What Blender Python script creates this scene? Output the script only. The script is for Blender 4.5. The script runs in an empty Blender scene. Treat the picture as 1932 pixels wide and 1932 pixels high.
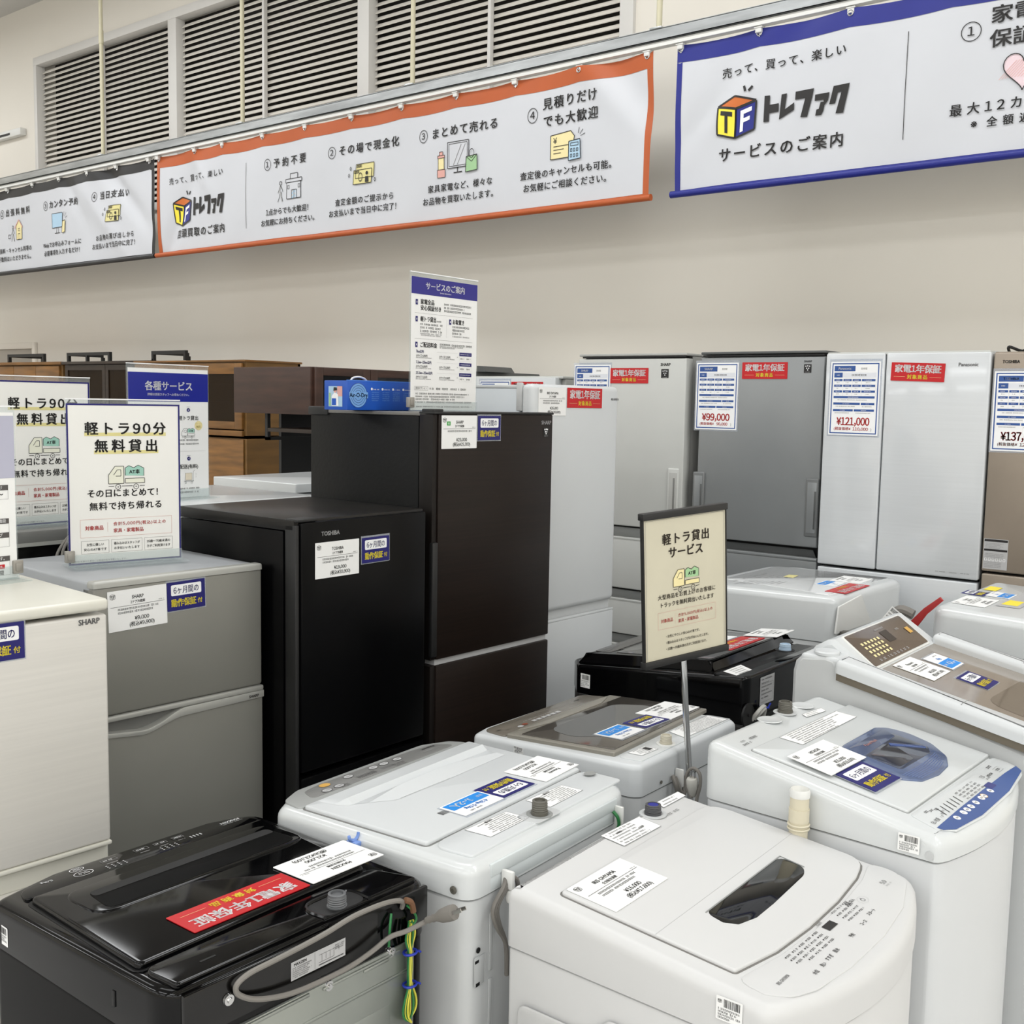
import bpy, bmesh, math, random
from mathutils import Vector, Matrix
C = bpy.context.scene.collection
sc = bpy.context.scene
R = math.radians
# ---------------------------------------------------------------- camera, world, lights, exposure
cd = bpy.data.cameras.new('camera'); cam = bpy.data.objects.new('camera', cd); C.objects.link(cam)
cd.sensor_width = 36.0; cd.lens = 36.0 * 2069.0 / 1932.0; cd.clip_start = 0.05; cd.clip_end = 60
def cam_axes(pitch, roll, yaw):
    cp, sp, c, s = math.cos(pitch), math.sin(pitch), math.cos(roll), math.sin(roll)
    fw = Vector((0, cp, -sp)); up = Vector((0, sp, cp)); rt = Vector((1, 0, 0))
    M = Matrix.Rotation(yaw, 3, 'Z')
    return M @ (c * rt + s * up), M @ (-s * rt + c * up), M @ fw
rt, up, fw = cam_axes(R(5.714), R(1.051), R(38.48))
cam.matrix_world = Matrix(((rt.x, up.x, -fw.x, 0), (rt.y, up.y, -fw.y, 0), (rt.z, up.z, -fw.z, 1.65), (0, 0, 0, 1)))
sc.camera = cam
wd = bpy.data.worlds.new('store_world'); sc.world = wd; wd.use_nodes = True
wd.node_tree.nodes['Background'].inputs[0].default_value = (1, .98, .95, 1)
wd.node_tree.nodes['Background'].inputs[1].default_value = 0.3
LIGHT_W = 70
for lx in (-11.5, -7.2, -2.9, 1.4, 5.7, 10.0):
    for ly in (-12.0, -8.2, -4.4, -0.6, 3.2):
        ld = bpy.data.lights.new('ceiling_lamp', 'AREA'); ld.shape = 'RECTANGLE'; ld.size = 3.0; ld.size_y = 0.9
        ld.energy = LIGHT_W * ((0.95 if ly > 3 else 0.45) if lx < 3 and ly > -2 else 1.45 if lx > 0 and ly < 1 else 1.0); ld.color = (0.975, 0.99, 1.0)
        lo = bpy.data.objects.new('ceiling_lamp', ld); C.objects.link(lo); lo.location = (lx, ly, 5.05)
sc.view_settings.view_transform = 'Standard'; sc.view_settings.look = 'None'
sc.view_settings.exposure = 0.0; sc.view_settings.gamma = 1.0; sc.view_settings.use_curve_mapping = False
sc.cycles.max_bounces = 8; sc.cycles.diffuse_bounces = 4; sc.cycles.glossy_bounces = 4; sc.cycles.transparent_max_bounces = 12
sc.cycles.caustics_reflective = False; sc.cycles.caustics_refractive = False

# ---------------------------------------------------------------- materials
MATS = {}
def lin(c):
    c = c / 255.0
    return c / 12.92 if c <= 0.04045 else ((c + 0.055) / 1.055) ** 2.4
def mat(name, rgb, rough=0.5, metal=0.0, coat=0.0, var=0.0, scale=(4, 4, 4), bump=0.0, spec=None, dark=None):
    if name in MATS: return MATS[name]
    m = bpy.data.materials.new(name); m.use_nodes = True; nt = m.node_tree; p = nt.nodes['Principled BSDF']
    col = tuple(lin(v) for v in rgb) + (1,)
    p.inputs['Base Color'].default_value = col; p.inputs['Roughness'].default_value = rough; p.inputs['Metallic'].default_value = metal
    if coat: p.inputs['Coat Weight'].default_value = coat; p.inputs['Coat Roughness'].default_value = 0.06
    if spec is not None: p.inputs['Specular IOR Level'].default_value = spec
    if var or bump:
        tc = nt.nodes.new('ShaderNodeTexCoord'); mp = nt.nodes.new('ShaderNodeMapping'); nz = nt.nodes.new('ShaderNodeTexNoise')
        mp.inputs['Scale'].default_value = scale; nz.inputs['Scale'].default_value = 1.0; nz.inputs['Detail'].default_value = 5
        nt.links.new(tc.outputs['Object'], mp.inputs['Vector']); nt.links.new(mp.outputs['Vector'], nz.inputs['Vector'])
        if var:
            rp = nt.nodes.new('ShaderNodeValToRGB')
            d = dark if dark else tuple(v * (1 - var) for v in rgb)
            rp.color_ramp.elements[0].position = 0.3; rp.color_ramp.elements[1].position = 0.7
            rp.color_ramp.elements[0].color = tuple(lin(v) for v in d) + (1,); rp.color_ramp.elements[1].color = col
            nt.links.new(nz.outputs['Fac'], rp.inputs['Fac']); nt.links.new(rp.outputs['Color'], p.inputs['Base Color'])
        if bump:
            bp = nt.nodes.new('ShaderNodeBump'); bp.inputs['Strength'].default_value = bump; bp.inputs['Distance'].default_value = 0.002
            nt.links.new(nz.outputs['Fac'], bp.inputs['Height']); nt.links.new(bp.outputs['Normal'], p.inputs['Normal'])
    MATS[name] = m; return m
def glassy(name, tint, mixf, rough=0.02):
    if name in MATS: return MATS[name]
    m = bpy.data.materials.new(name); m.use_nodes = True; nt = m.node_tree; p = nt.nodes['Principled BSDF']; out = nt.nodes['Material Output']
    p.inputs['Base Color'].default_value = tuple(lin(v) for v in tint) + (1,); p.inputs['Roughness'].default_value = rough
    tr = nt.nodes.new('ShaderNodeBsdfTransparent'); tr.inputs[0].default_value = tuple(lin(v) ** .4 for v in tint) + (1,)
    mx = nt.nodes.new('ShaderNodeMixShader'); mx.inputs[0].default_value = mixf
    nt.links.new(tr.outputs[0], mx.inputs[1]); nt.links.new(p.outputs[0], mx.inputs[2]); nt.links.new(mx.outputs[0], out.inputs['Surface'])
    MATS[name] = m; return m
WALL = mat('wall_paint', (236, 231, 221), .85, var=.02, scale=(.7, .7, .7))
CEIL = mat('ceiling_board', (206, 204, 200), .9, var=.02, scale=(3, 3, 3))
FLOOR = mat('floor_vinyl', (206, 205, 203), .4, var=.06, scale=(2, 2, 2))
FRAMEW = mat('window_frame_white', (222, 220, 216), .5, var=.02)
SLAT = mat('louvre_slat', (236, 231, 222), .6, var=.03)
SHAFT = mat('louvre_shaft', (44, 41, 38), .9, var=.1)
GALV = mat('galvanised_steel', (200, 204, 206), .32, .85, var=.18, scale=(3, 20, 20))
STEEL = mat('steel_sheet', (168, 172, 166), .36, .8, var=.06, scale=(6, 6, 6))
CHROME = mat('chrome', (215, 215, 215), .12, 1.0, var=.02)
CREAM = mat('cream_paint', (206, 200, 172), .5, var=.03)
PLW = mat('white_plastic', (226, 226, 222), .45, var=.02)
WG = mat('appliance_white_gloss', (211, 214, 214), .22, coat=.3, var=.012)
WS = mat('appliance_white_satin', (208, 211, 212), .34, var=.012)
WM = mat('appliance_white_matte', (207, 207, 206), .42, var=.012)
WC = mat('cabinet_white_steel', (198, 200, 200), .36, var=.015)
BG = mat('black_gloss', (6, 6, 7), .08, coat=.06, spec=.24, var=.2, scale=(9, 9, 9))
BS = mat('black_satin', (6, 6, 7), .28, spec=.14, var=.15)
BMAT = mat('black_plastic', (26, 26, 26), .5, var=.1)
BLACKHOLE = mat('dark_cavity', (9, 9, 10), .6, var=.1)
GREYP = mat('grey_plastic', (150, 152, 150), .4, var=.03)
GREYPD = mat('grey_panel', (118, 118, 115), .35, var=.03)
CORD = mat('grey_cord', (126, 122, 116), .5, var=.05)
CORDW = mat('white_cord', (214, 212, 205), .5, var=.04)
PAPER = mat('white_paper', (242, 242, 240), .6, var=.012)
PAPERW = mat('poster_paper', (238, 237, 232), .45, var=.015)
PAPERB = mat('beige_poster_paper', (204, 198, 176), .55, var=.03, scale=(9, 9, 9))
INK = mat('black_ink', (30, 28, 28), .5, var=.05)
INKG = mat('grey_ink', (125, 125, 125), .5, var=.05)
INKL = mat('light_grey_ink', (186, 186, 186), .5, var=.04)
INKB = mat('brown_ink', (60, 50, 40), .5, var=.05)
NAVY = mat('navy_print', (20, 16, 104), .45, var=.04)
BLUEP = mat('blue_print', (16, 30, 142), .4, var=.04)
SHEETB = mat('sheet_blue', (46, 84, 152), .45, var=.04)
LBLUE = mat('light_blue_print', (30, 140, 226), .45, var=.03)
SKY = mat('pale_blue_print', (176, 208, 230), .5, var=.03)
RED = mat('red_print', (196, 16, 26), .4, var=.04)
REDT = mat('red_text', (206, 50, 50), .5, var=.04)
REDL = mat('pale_red_line', (214, 170, 160), .5, var=.04)
YEL = mat('yellow_print', (254, 234, 70), .45, var=.03)
YELP = mat('pale_yellow', (226, 216, 150), .5, var=.03)
YELW = mat('cream_yellow', (240, 226, 170), .5, var=.03)
MINT = mat('mint_print', (160, 206, 190), .5, var=.03)
GREENP = mat('green_print', (160, 200, 150), .5, var=.03)
PINK = mat('pink_print', (226, 170, 160), .5, var=.03)
WHITEI = mat('white_ink', (245, 245, 245), .5, var=.01)
ORANGE = mat('orange_print', (212, 112, 46), .5, var=.05)
CLOTHW = mat('banner_white', (205, 207, 212), .55, var=.01)
BLUEC = mat('banner_blue', (24, 34, 132), .45, var=.05)
BLACKC = mat('banner_black', (34, 34, 36), .45, var=.08)
ORANGEC = mat('banner_orange', (184, 88, 38), .5, var=.05)
ACRYL = glassy('clear_acrylic', (235, 240, 240), .12)
SLEEVE = glassy('clear_sleeve', (230, 234, 240), .25, .1)
GREYGL = glassy('grey_smoked_window', (70, 70, 66), .55, .05)
BLUEGL = glassy('blue_clear_window', (58, 90, 150), .42, .05)
DARKGL = glassy('dark_window', (24, 26, 30), .6, .04)
WOODL = mat('oak_wood', (142, 98, 46), .45, var=.3, scale=(3, 3, 26), bump=.1)
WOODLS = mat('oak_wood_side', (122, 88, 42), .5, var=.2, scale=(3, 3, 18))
WOODD = mat('walnut_wood', (72, 48, 38), .45, var=.3, scale=(4, 4, 30))
WOODB = mat('dark_brown_wood', (52, 40, 30), .5, var=.25, scale=(4, 4, 20))
BROWNF = mat('brown_fridge_front', (33, 25, 21), .36, spec=.22, var=.22, scale=(2, 2, 120))
SILV = mat('silver_fridge_front', (138, 137, 130), .42, .25, var=.03, scale=(3, 3, 3))
SILVL = mat('silver_fridge_trim', (176, 176, 170), .4, .2, var=.03)
SILVT = mat('silver_fridge_top', (168, 171, 174), .45, .1, var=.03)
HAIRW = mat('white_hairline_front', (216, 213, 206), .32, var=.03, scale=(2.5, 2.5, 140))
HAIRP = mat('white_glass_hairline', (208, 211, 213), .12, coat=.4, var=.018, scale=(2.5, 2.5, 130))
CREAMT = mat('ivory_top', (222, 220, 208), .3, var=.03, scale=(5, 5, 5))
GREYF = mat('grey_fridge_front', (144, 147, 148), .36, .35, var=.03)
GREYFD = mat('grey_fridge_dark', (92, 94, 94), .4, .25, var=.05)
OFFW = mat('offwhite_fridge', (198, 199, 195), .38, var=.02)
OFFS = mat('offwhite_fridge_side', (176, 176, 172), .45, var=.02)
BEIGEF = mat('champagne_fridge', (158, 146, 132), .3, .25, var=.04)
BROWNP = mat('brown_panel', (92, 78, 66), .2, coat=.4, var=.05)
TAUPE = mat('taupe_strip', (104, 96, 82), .4, var=.05)
COPPER = mat('greenblue_wire', (38, 120, 62), .45, var=.1)
YWIRE = mat('yellow_wire', (214, 206, 70), .45, var=.05)
BLUET = mat('blue_tie', (28, 50, 170), .4, var=.05)
BLUEH = mat('pale_blue_plastic', (118, 150, 214), .4, var=.04)
GREYCAP = mat('grey_cap', (96, 94, 86), .5, var=.06)
CREAMH = mat('cream_hose', (216, 208, 184), .5, var=.06)
ORBTN = mat('orange_button', (214, 168, 84), .4, var=.05)
BROWNGL = glassy('brown_glass', (70, 54, 36), .3, .06)
BOXBLUE = mat('box_blue', (22, 86, 190), .35, var=.06)

# ---------------------------------------------------------------- geometry helpers: every helper gives (verts, faces)
def box(x0, x1, y0, y1, z0, z1, r=0.0, seg=2):
    bm = bmesh.new(); bmesh.ops.create_cube(bm, size=1.0)
    for v in bm.verts:
        v.co = Vector(((x0 + x1) / 2 + v.co.x * (x1 - x0), (y0 + y1) / 2 + v.co.y * (y1 - y0), (z0 + z1) / 2 + v.co.z * (z1 - z0)))
    if r > 0: bmesh.ops.bevel(bm, geom=bm.edges[:], offset=r, segments=seg, profile=.5, affect='EDGES')
    bm.verts.index_update()
    g = ([v.co.copy() for v in bm.verts], [[v.index for v in f.verts] for f in bm.faces]); bm.free(); return g
def ccw(p):
    a = sum(p[i][0] * p[(i + 1) % len(p)][1] - p[(i + 1) % len(p)][0] * p[i][1] for i in range(len(p)))
    return list(p) if a > 0 else list(reversed(p))
def rpoly(p, r, seg=4):
    p = ccw(p); n = len(p); out = []
    for i in range(n):
        a, b, c = Vector(p[i - 1][:2]), Vector(p[i][:2]), Vector(p[(i + 1) % n][:2])
        rr = r[i] if isinstance(r, (list, tuple)) else r
        d1, d2 = (a - b), (c - b); l1, l2 = d1.length, d2.length; d1 /= l1; d2 /= l2
        ang = math.acos(max(-1, min(1, d1.dot(d2)))); t = min(rr / math.tan(ang / 2) if ang > .01 else 0, l1 * .45, l2 * .45)
        if rr <= 0 or ang > 3.05: out.append((b.x, b.y)); continue
        s, e = b + d1 * t, b + d2 * t
        for k in range(seg + 1):
            u = k / seg; q = s * (1 - u) ** 2 + b * 2 * u * (1 - u) + e * u * u; out.append((q.x, q.y))
    return out
def inset(p, d):
    n = len(p); out = []
    for i in range(n):
        a, b, c = Vector(p[i - 1]), Vector(p[i]), Vector(p[(i + 1) % n])
        e1, e2 = (b - a), (c - b)
        if e1.length < 1e-9: e1 = e2
        if e2.length < 1e-9: e2 = e1
        n1 = Vector((-e1.y, e1.x)).normalized(); n2 = Vector((-e2.y, e2.x)).normalized(); m = n1 + n2
        if m.length < 1e-6: m = n1
        m.normalize(); k = d / max(.35, m.dot(n1)); out.append((b.x + m.x * k, b.y + m.y * k))
    return out
def slab(poly, zf, h0, h1, r=0.0, seg=3, flat_bottom=None):
    p = ccw(poly); n = len(p); V = []; F = []; rings = [(p, h0, flat_bottom)]
    if r > 0:
        for k in range(seg + 1):
            a = k / seg * math.pi / 2; rings.append((inset(p, r * (1 - math.cos(a))), h1 - r + r * math.sin(a), None))
    else: rings.append((p, h1, None))
    for q, h, fb in rings:
        for (x, y) in q: V.append(Vector((x, y, fb if fb is not None else zf(x, y) + h)))
    for k in range(len(rings) - 1):
        for i in range(n):
            j = (i + 1) % n; F.append([k * n + i, k * n + j, (k + 1) * n + j, (k + 1) * n + i])
    F.append([(len(rings) - 1) * n + i for i in range(n)]); F.append([n - 1 - i for i in range(n)])
    return V, F
def cyl(cx, cy, z0, z1, r, n=24, r2=None, bev=0.0):
    r2 = r if r2 is None else r2; V = []; F = []
    prof = [(r, z0), (r2, z1 - bev), (r2 - bev, z1)] if bev else [(r, z0), (r2, z1)]
    for (q, z) in prof:
        for i in range(n): V.append(Vector((cx + q * math.cos(2 * math.pi * i / n), cy + q * math.sin(2 * math.pi * i / n), z)))
    m = len(prof)
    for k in range(m - 1):
        for i in range(n): j = (i + 1) % n; F.append([k * n + i, k * n + j, (k + 1) * n + j, (k + 1) * n + i])
    F.append([(m - 1) * n + i for i in range(n)]); F.append([n - 1 - i for i in range(n)]); return V, F
def lathe(prof, cx=0, cy=0, n=28):
    V = []; F = []; m = len(prof)
    for (q, z) in prof:
        for i in range(n): V.append(Vector((cx + q * math.cos(2 * math.pi * i / n), cy + q * math.sin(2 * math.pi * i / n), z)))
    for k in range(m - 1):
        for i in range(n): j = (i + 1) % n; F.append([k * n + i, k * n + j, (k + 1) * n + j, (k + 1) * n + i])
    F.append([(m - 1) * n + i for i in range(n)]); F.append([n - 1 - i for i in range(n)]); return V, F
def tube(pts, r, n=8, sub=6, closed=False):
    P = [Vector(p) for p in pts]; Q = []; m = len(P); rng = range(m) if closed else range(m - 1)
    for i in rng:
        g = lambda k: P[k % m] if closed else P[max(0, min(m - 1, k))]
        p0, p1, p2, p3 = g(i - 1), g(i), g(i + 1), g(i + 2)
        for s in range(sub):
            t = s / sub
            Q.append(.5 * ((2 * p1) + (p2 - p0) * t + (2 * p0 - 5 * p1 + 4 * p2 - p3) * t * t + (3 * p1 - p0 - 3 * p2 + p3) * t ** 3))
    if not closed: Q.append(P[-1])
    V = []; F = []; L = len(Q); up_ = Vector((0, 0, 1)); prev = None
    for i in range(L):
        a = Q[(i - 1) % L] if closed else Q[max(0, i - 1)]; b = Q[(i + 1) % L] if closed else Q[min(L - 1, i + 1)]
        t = (b - a).normalized()
        if prev is None:
            prev = t.cross(up_) if abs(t.z) < .9 else t.cross(Vector((1, 0, 0)))
        s = (prev - t * prev.dot(t)).normalized(); prev = s; w = t.cross(s)
        for k in range(n):
            an = 2 * math.pi * k / n; V.append(Q[i] + r * (math.cos(an) * s + math.sin(an) * w))
    for i in range(L if closed else L - 1):
        for k in range(n):
            j = (k + 1) % n; i2 = (i + 1) % L; F.append([i * n + k, i2 * n + k, i2 * n + j, i * n + j])
    if not closed: F.append([k for k in range(n)]); F.append([(L - 1) * n + n - 1 - k for k in range(n)])
    return V, F
def xf(g, M): return [M @ Vector(v) for v in g[0]], g[1]
def cat(*gs):
    V = []; F = []
    for g in gs:
        o = len(V); V += list(g[0]); F += [[i + o for i in f] for f in g[1]]
    return V, F
RX90 = Matrix.Rotation(R(90), 4, 'X')
T = lambda x, y, z: Matrix.Translation((x, y, z))
FZ = lambda s: -1.65 * (1 - s) / s                  # floor level inside a frame scaled about the camera by s
def cam_scaled(M, s): return T(M.translation.x * (s - 1), M.translation.y * (s - 1), (1.65 - M.translation.z) * (1 - s)) @ M @ Matrix.Scale(s, 4)  # scales a frame about the camera position, distance and size alike
def at(x, y, yaw=0, z=0): return T(x, y, z) @ Matrix.Rotation(R(yaw), 4, 'Z')
def link(o, parent, M):
    C.objects.link(o)
    if parent: o.parent = parent
    if M is not None: o.matrix_basis = M
def obj(name, geo, parent=None, M=None, smooth=35, fix=True):
    """geo: list of (verts, faces, material[, keep_normals])"""
    me = bpy.data.meshes.new(name); V = []; F = []; MI = []; ms = []
    for (v, f, m) in geo:
        if m not in ms: ms.append(m)
        o = len(V); V += [tuple(q) for q in v]; F += [[i + o for i in ff] for ff in f]; MI += [ms.index(m)] * len(f)
    me.from_pydata(V, [], F)
    for m in ms: me.materials.append(m)
    me.polygons.foreach_set('material_index', MI)
    if fix:
        bm = bmesh.new(); bm.from_mesh(me); bmesh.ops.recalc_face_normals(bm, faces=bm.faces[:]); bm.to_mesh(me); bm.free()
    if smooth: me.shade_smooth(); me.set_sharp_from_angle(angle=R(smooth))
    me.update(); o = bpy.data.objects.new(name, me); link(o, parent, M); return o
def tag(o, label, cat_, group=None):
    o['label'] = label; o['category'] = cat_
    if group: o['group'] = group
    return o
def thing(name, label, cat_, M, group=None):
    o = bpy.data.objects.new(name, None); o.empty_display_size = .1; link(o, None, M); o['M'] = [x for r in M for x in r]
    return tag(o, label, cat_, group)
def struct(o): o['kind'] = 'structure'; return o
def mw(o): a = list(o['M']); return Matrix((a[0:4], a[4:8], a[8:12], a[12:16]))

# ---------------------------------------------------------------- printing: lettering and drawn marks on flat or curved sheets
TXT = {}; OUT = {}
def glyphs(body):
    """letters of a line as a list of (verts, faces, advance); the wide face is set character by character"""
    if body in TXT: return TXT[body]
    runs = []
    for ch in body:
        wide = ord(ch) > 255
        if wide or ch.isdigit() or ch == ',' or not runs or ord(runs[-1][0]) > 255 or runs[-1][0].isdigit() or runs[-1][0] == ',': runs.append(ch)
        else: runs[-1] += ch
    out = []
    for run in runs:
        c = run[0]
        if c.isdigit() or c == ',':
            v, f = outline('，' if c == ',' else chr(ord(c) + 0xFEE0)); xs = [p[0] for p in v]; mid = (min(xs) + max(xs)) / 2; adv = .3 if c == ',' else .575
            out.append(([(x - mid + adv / 2, y) for x, y in v], f, adv))
        elif ord(c) > 255: v, f = outline(run); out.append((v, f, KA))
        else: v, f = outline(run); out.append((v, f, max([p[0] for p in outline(run + '口')[0]]) - KX))
    TXT[body] = out; return out
def outline(body):
    if body in OUT: return OUT[body]
    c = bpy.data.curves.new('lettering', 'FONT'); c.body = body; c.size = 1.0; c.resolution_u = 2
    o = bpy.data.objects.new('lettering', c); C.objects.link(o)
    dg = bpy.context.evaluated_depsgraph_get(); me = bpy.data.meshes.new_from_object(o.evaluated_get(dg))
    V = [(v.co.x, v.co.y) for v in me.vertices]; F = [list(p.vertices) for p in me.polygons]
    bpy.data.objects.remove(o); bpy.data.curves.remove(c); bpy.data.meshes.remove(me); OUT[body] = (V, F); return OUT[body]
KA = 1.0; KX = max(a for a, b in outline('口')[0])
def refine(V, F, L):
    bm = bmesh.new(); vs = [bm.verts.new((x, y, 0)) for x, y in V]
    for f in F:
        try: bm.faces.new([vs[i] for i in f])
        except ValueError: pass
    bm.normal_update(); bmesh.ops.triangulate(bm, faces=bm.faces[:], ngon_method='EAR_CLIP')
    for _ in range(7):
        es = [e for e in bm.edges if e.calc_length() > L]
        if not es: break
        bmesh.ops.subdivide_edges(bm, edges=es, cuts=1); bmesh.ops.triangulate(bm, faces=[f for f in bm.faces if len(f.verts) > 3])
    bm.verts.index_update(); g = ([(v.co.x, v.co.y) for v in bm.verts], [[v.index for v in f.verts] for f in bm.faces]); bm.free(); return g
KA = max(a for a, b in outline('口口')[0]) - KX
class Pr:
    def __init__(s): s.g = []; s.rnd = random.Random(7)
    def add(s, V, F, m, l): s.g.append((V, F, m, l))
    def r(s, x0, y0, x1, y1, m, l=1, nx=1, ny=1):
        V = [(x0 + (x1 - x0) * i / nx, y0 + (y1 - y0) * j / ny) for j in range(ny + 1) for i in range(nx + 1)]
        w = nx + 1; s.add(V, [[j * w + i, j * w + i + 1, (j + 1) * w + i + 1, (j + 1) * w + i] for j in range(ny) for i in range(nx)], m, l)
    def fr(s, x0, y0, x1, y1, t, m, l=1):
        s.r(x0, y0, x1, y0 + t, m, l); s.r(x0, y1 - t, x1, y1, m, l); s.r(x0, y0 + t, x0 + t, y1 - t, m, l); s.r(x1 - t, y0 + t, x1, y1 - t, m, l)
    def pg(s, p, m, l=1): p = ccw(p); s.add(list(p), [list(range(len(p)))], m, l)
    def ln(s, x0, y0, x1, y1, t, m, l=2):
        d = Vector((x1 - x0, y1 - y0)); L = d.length or 1; nx, ny = -d.y / L * t / 2, d.x / L * t / 2
        s.pg([(x0 + nx, y0 + ny), (x1 + nx, y1 + ny), (x1 - nx, y1 - ny), (x0 - nx, y0 - ny)], m, l)
    def pl(s, p, t, m, l=2, close=False):
        q = list(p) + ([p[0]] if close else [])
        for a, b in zip(q, q[1:]): s.ln(a[0], a[1], b[0], b[1], t, m, l)
    def ci(s, x, y, r, m, l=1, n=20, ry=None):
        ry = ry or r; s.pg([(x + r * math.cos(2 * math.pi * i / n), y + ry * math.sin(2 * math.pi * i / n)) for i in range(n)], m, l)
    def ri(s, x, y, r, t, m, l=2, n=24, ry=None):
        k = (ry or r) / r
        V = [(x + q * math.cos(2 * math.pi * i / n), y + k * q * math.sin(2 * math.pi * i / n)) for q in (r - t / 2, r + t / 2) for i in range(n)]
        s.add(V, [[i, (i + 1) % n, n + (i + 1) % n, n + i][::-1] for i in range(n)], m, l)
    def t(s, body, x, y, size, m, l=3, b=0.0, w=None, al='C', ang=0, sx=1.0, shear=0):
        G = glyphs(body); k = size; nat = sum(g[2] for g in G) * k * sx; gap = 0.0; kx = k * sx
        if w and nat > w: kx = kx * w / nat
        elif w: gap = (w - nat) / max(1, len(G) - 1)
        full = sum(g[2] for g in G) * kx + gap * (len(G) - 1); off = {'C': full / 2, 'L': 0, 'R': full}[al]; ca, sa = math.cos(R(ang)), math.sin(R(ang))
        offs = [(0, 0)] if b == 0 else [(-b, -b * .6), (b, -b * .6), (b, b * .6), (-b, b * .6)]
        pen = 0.0
        for (V, F, adv) in G:
            if V:
                for (ox, oy) in offs:
                    W = []
                    for (vx, vy) in V:
                        yy = (vy - .34) * k + oy * size; xx = vx * kx + pen - off + ox * size + shear * yy
                        W.append((x + ca * xx - sa * yy, y + sa * xx + ca * yy))
                    s.add(W, F, m, l)
            pen += adv * kx + gap
    def gk(s, x0, y, x1, h, m, l=2, ang=0, dens=1.0):
        """a line of lettering too fine to read in the photograph: rows of small strokes"""
        d = 1 if x1 > x0 else -1; x = 0; L = abs(x1 - x0); ca, sa = math.cos(R(ang)), math.sin(R(ang))
        while x < L - h * .3:
            w = h * s.rnd.uniform(.45, .95) / dens
            if s.rnd.random() > .1:
                a, b = x, min(L, x + w * .8); hh = h * s.rnd.uniform(.7, 1); k = s.rnd.uniform(.2, .45)
                for (p, q, u, v) in ((a, b, -hh / 2, -hh / 2 + hh * .2), (a, b, hh * .12, hh * .32), (a + (b - a) * k, a + (b - a) * (k + .22), -hh / 2, hh / 2)):
                    s.pg([(x0 + ca * X - sa * Y, y + sa * X + ca * Y) for X, Y in ((p, u), (q, u), (q, v), (p, v))], m, l)
            x += w
    def barcode(s, x0, y0, x1, y1, m, l=2):
        x = x0
        while x < x1:
            w = s.rnd.uniform(.0006, .0016); s.r(x, y0, min(x1, x + w), y1, m, l); x += w + s.rnd.uniform(.0006, .0014)
    def emit(s, fn, eps=.0003, fine=0):
        out = []
        for (V, F, m, l) in s.g:
            if fine and max(max(v[k] for v in V) - min(v[k] for v in V) for k in (0, 1)) > fine and len(F) < 40: V, F = refine(V, F, fine)
            out.append(([fn(x, y, l * eps) for (x, y) in V], F, m))
        return out
def printed(name, pr, fn, parent=None, M=None, eps=.0003): return obj(name, pr.emit(fn, eps), parent, M, smooth=0, fix=False)
def cube_mark(pr, x, y, w, lw, full=True, l=3):
    """the shop's cube emblem: T on the left face, F on the right face; x,y = centre, w = width"""
    f = lambda a, b: (x + (a - .5) * w, y + (b - .38) * w)
    L = [f(0, .68), f(.5, .565), f(.49, -.09), f(.02, .05)]; Rr = [f(.5, .565), f(1, .69), f(.98, .05), f(.49, -.09)]; Tp = [f(0, .69), f(.46, .86), f(1, .70), f(.5, .575)]
    if full: pr.pg(L, YEL, l); pr.pg(Rr, BLUEC, l); pr.pg(Tp, ORANGE, l)
    for q in (L, Rr, Tp): pr.pl(q, lw, INK, l + 1, True)
    a = INK if full else INK; b = WHITEI if full else INK
    g = lambda Q, u, v: tuple(Q[3][k] * (1 - u) * (1 - v) + Q[2][k] * u * (1 - v) + Q[1][k] * u * v + Q[0][k] * (1 - u) * v for k in (0, 1))
    for q in ([(.18, .88), (.82, .88), (.82, .72), (.18, .72)], [(.42, .75), (.58, .75), (.58, .12), (.42, .12)]): pr.pg([g(L, *p) for p in q], a, l + 1)
    for q in ([(.24, .86), (.40, .86), (.40, .12), (.24, .12)], [(.3, .86), (.8, .86), (.8, .71), (.3, .71)], [(.3, .56), (.72, .56), (.72, .42), (.3, .42)]): pr.pg([g(Rr, *p) for p in q], b, l + 1)
    if full:
        for (p, q) in (((.72, .93), (.68, 1.06)), ((.8, .93), (.9, 1.02))): pr.ln(*f(*p), *f(*q), lw * 1.3, INK, l)
def shop_word(pr, x, z, w, h, m, l=3):
    """the five slanted block letters of the shop word, lower left at x, z"""
    for g in ([(582, 500), (612, 497), (612, 545), (662, 535), (662, 578), (612, 588), (612, 632), (582, 636)], [(675, 490), (704, 484), (696, 565), (745, 528), (745, 566), (667, 619)],
              [(750, 475), (846, 455), (838, 500), (815, 598), (780, 602), (802, 505), (749, 516)], [(853, 487), (926, 472), (920, 512), (903, 536), (896, 510), (852, 518)], [(882, 522), (906, 518), (897, 566), (888, 585), (857, 591), (862, 560), (874, 556)],
              [(946, 442), (1026, 424), (1016, 480), (998, 570), (960, 575), (986, 468), (968, 472), (956, 526), (926, 532)]):
        pr.pg([(x + (a - 582) / 443 * w, z + ((636 - b) - .19 * (a - 582)) / 136 * h) for a, b in g], m, l)
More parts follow.
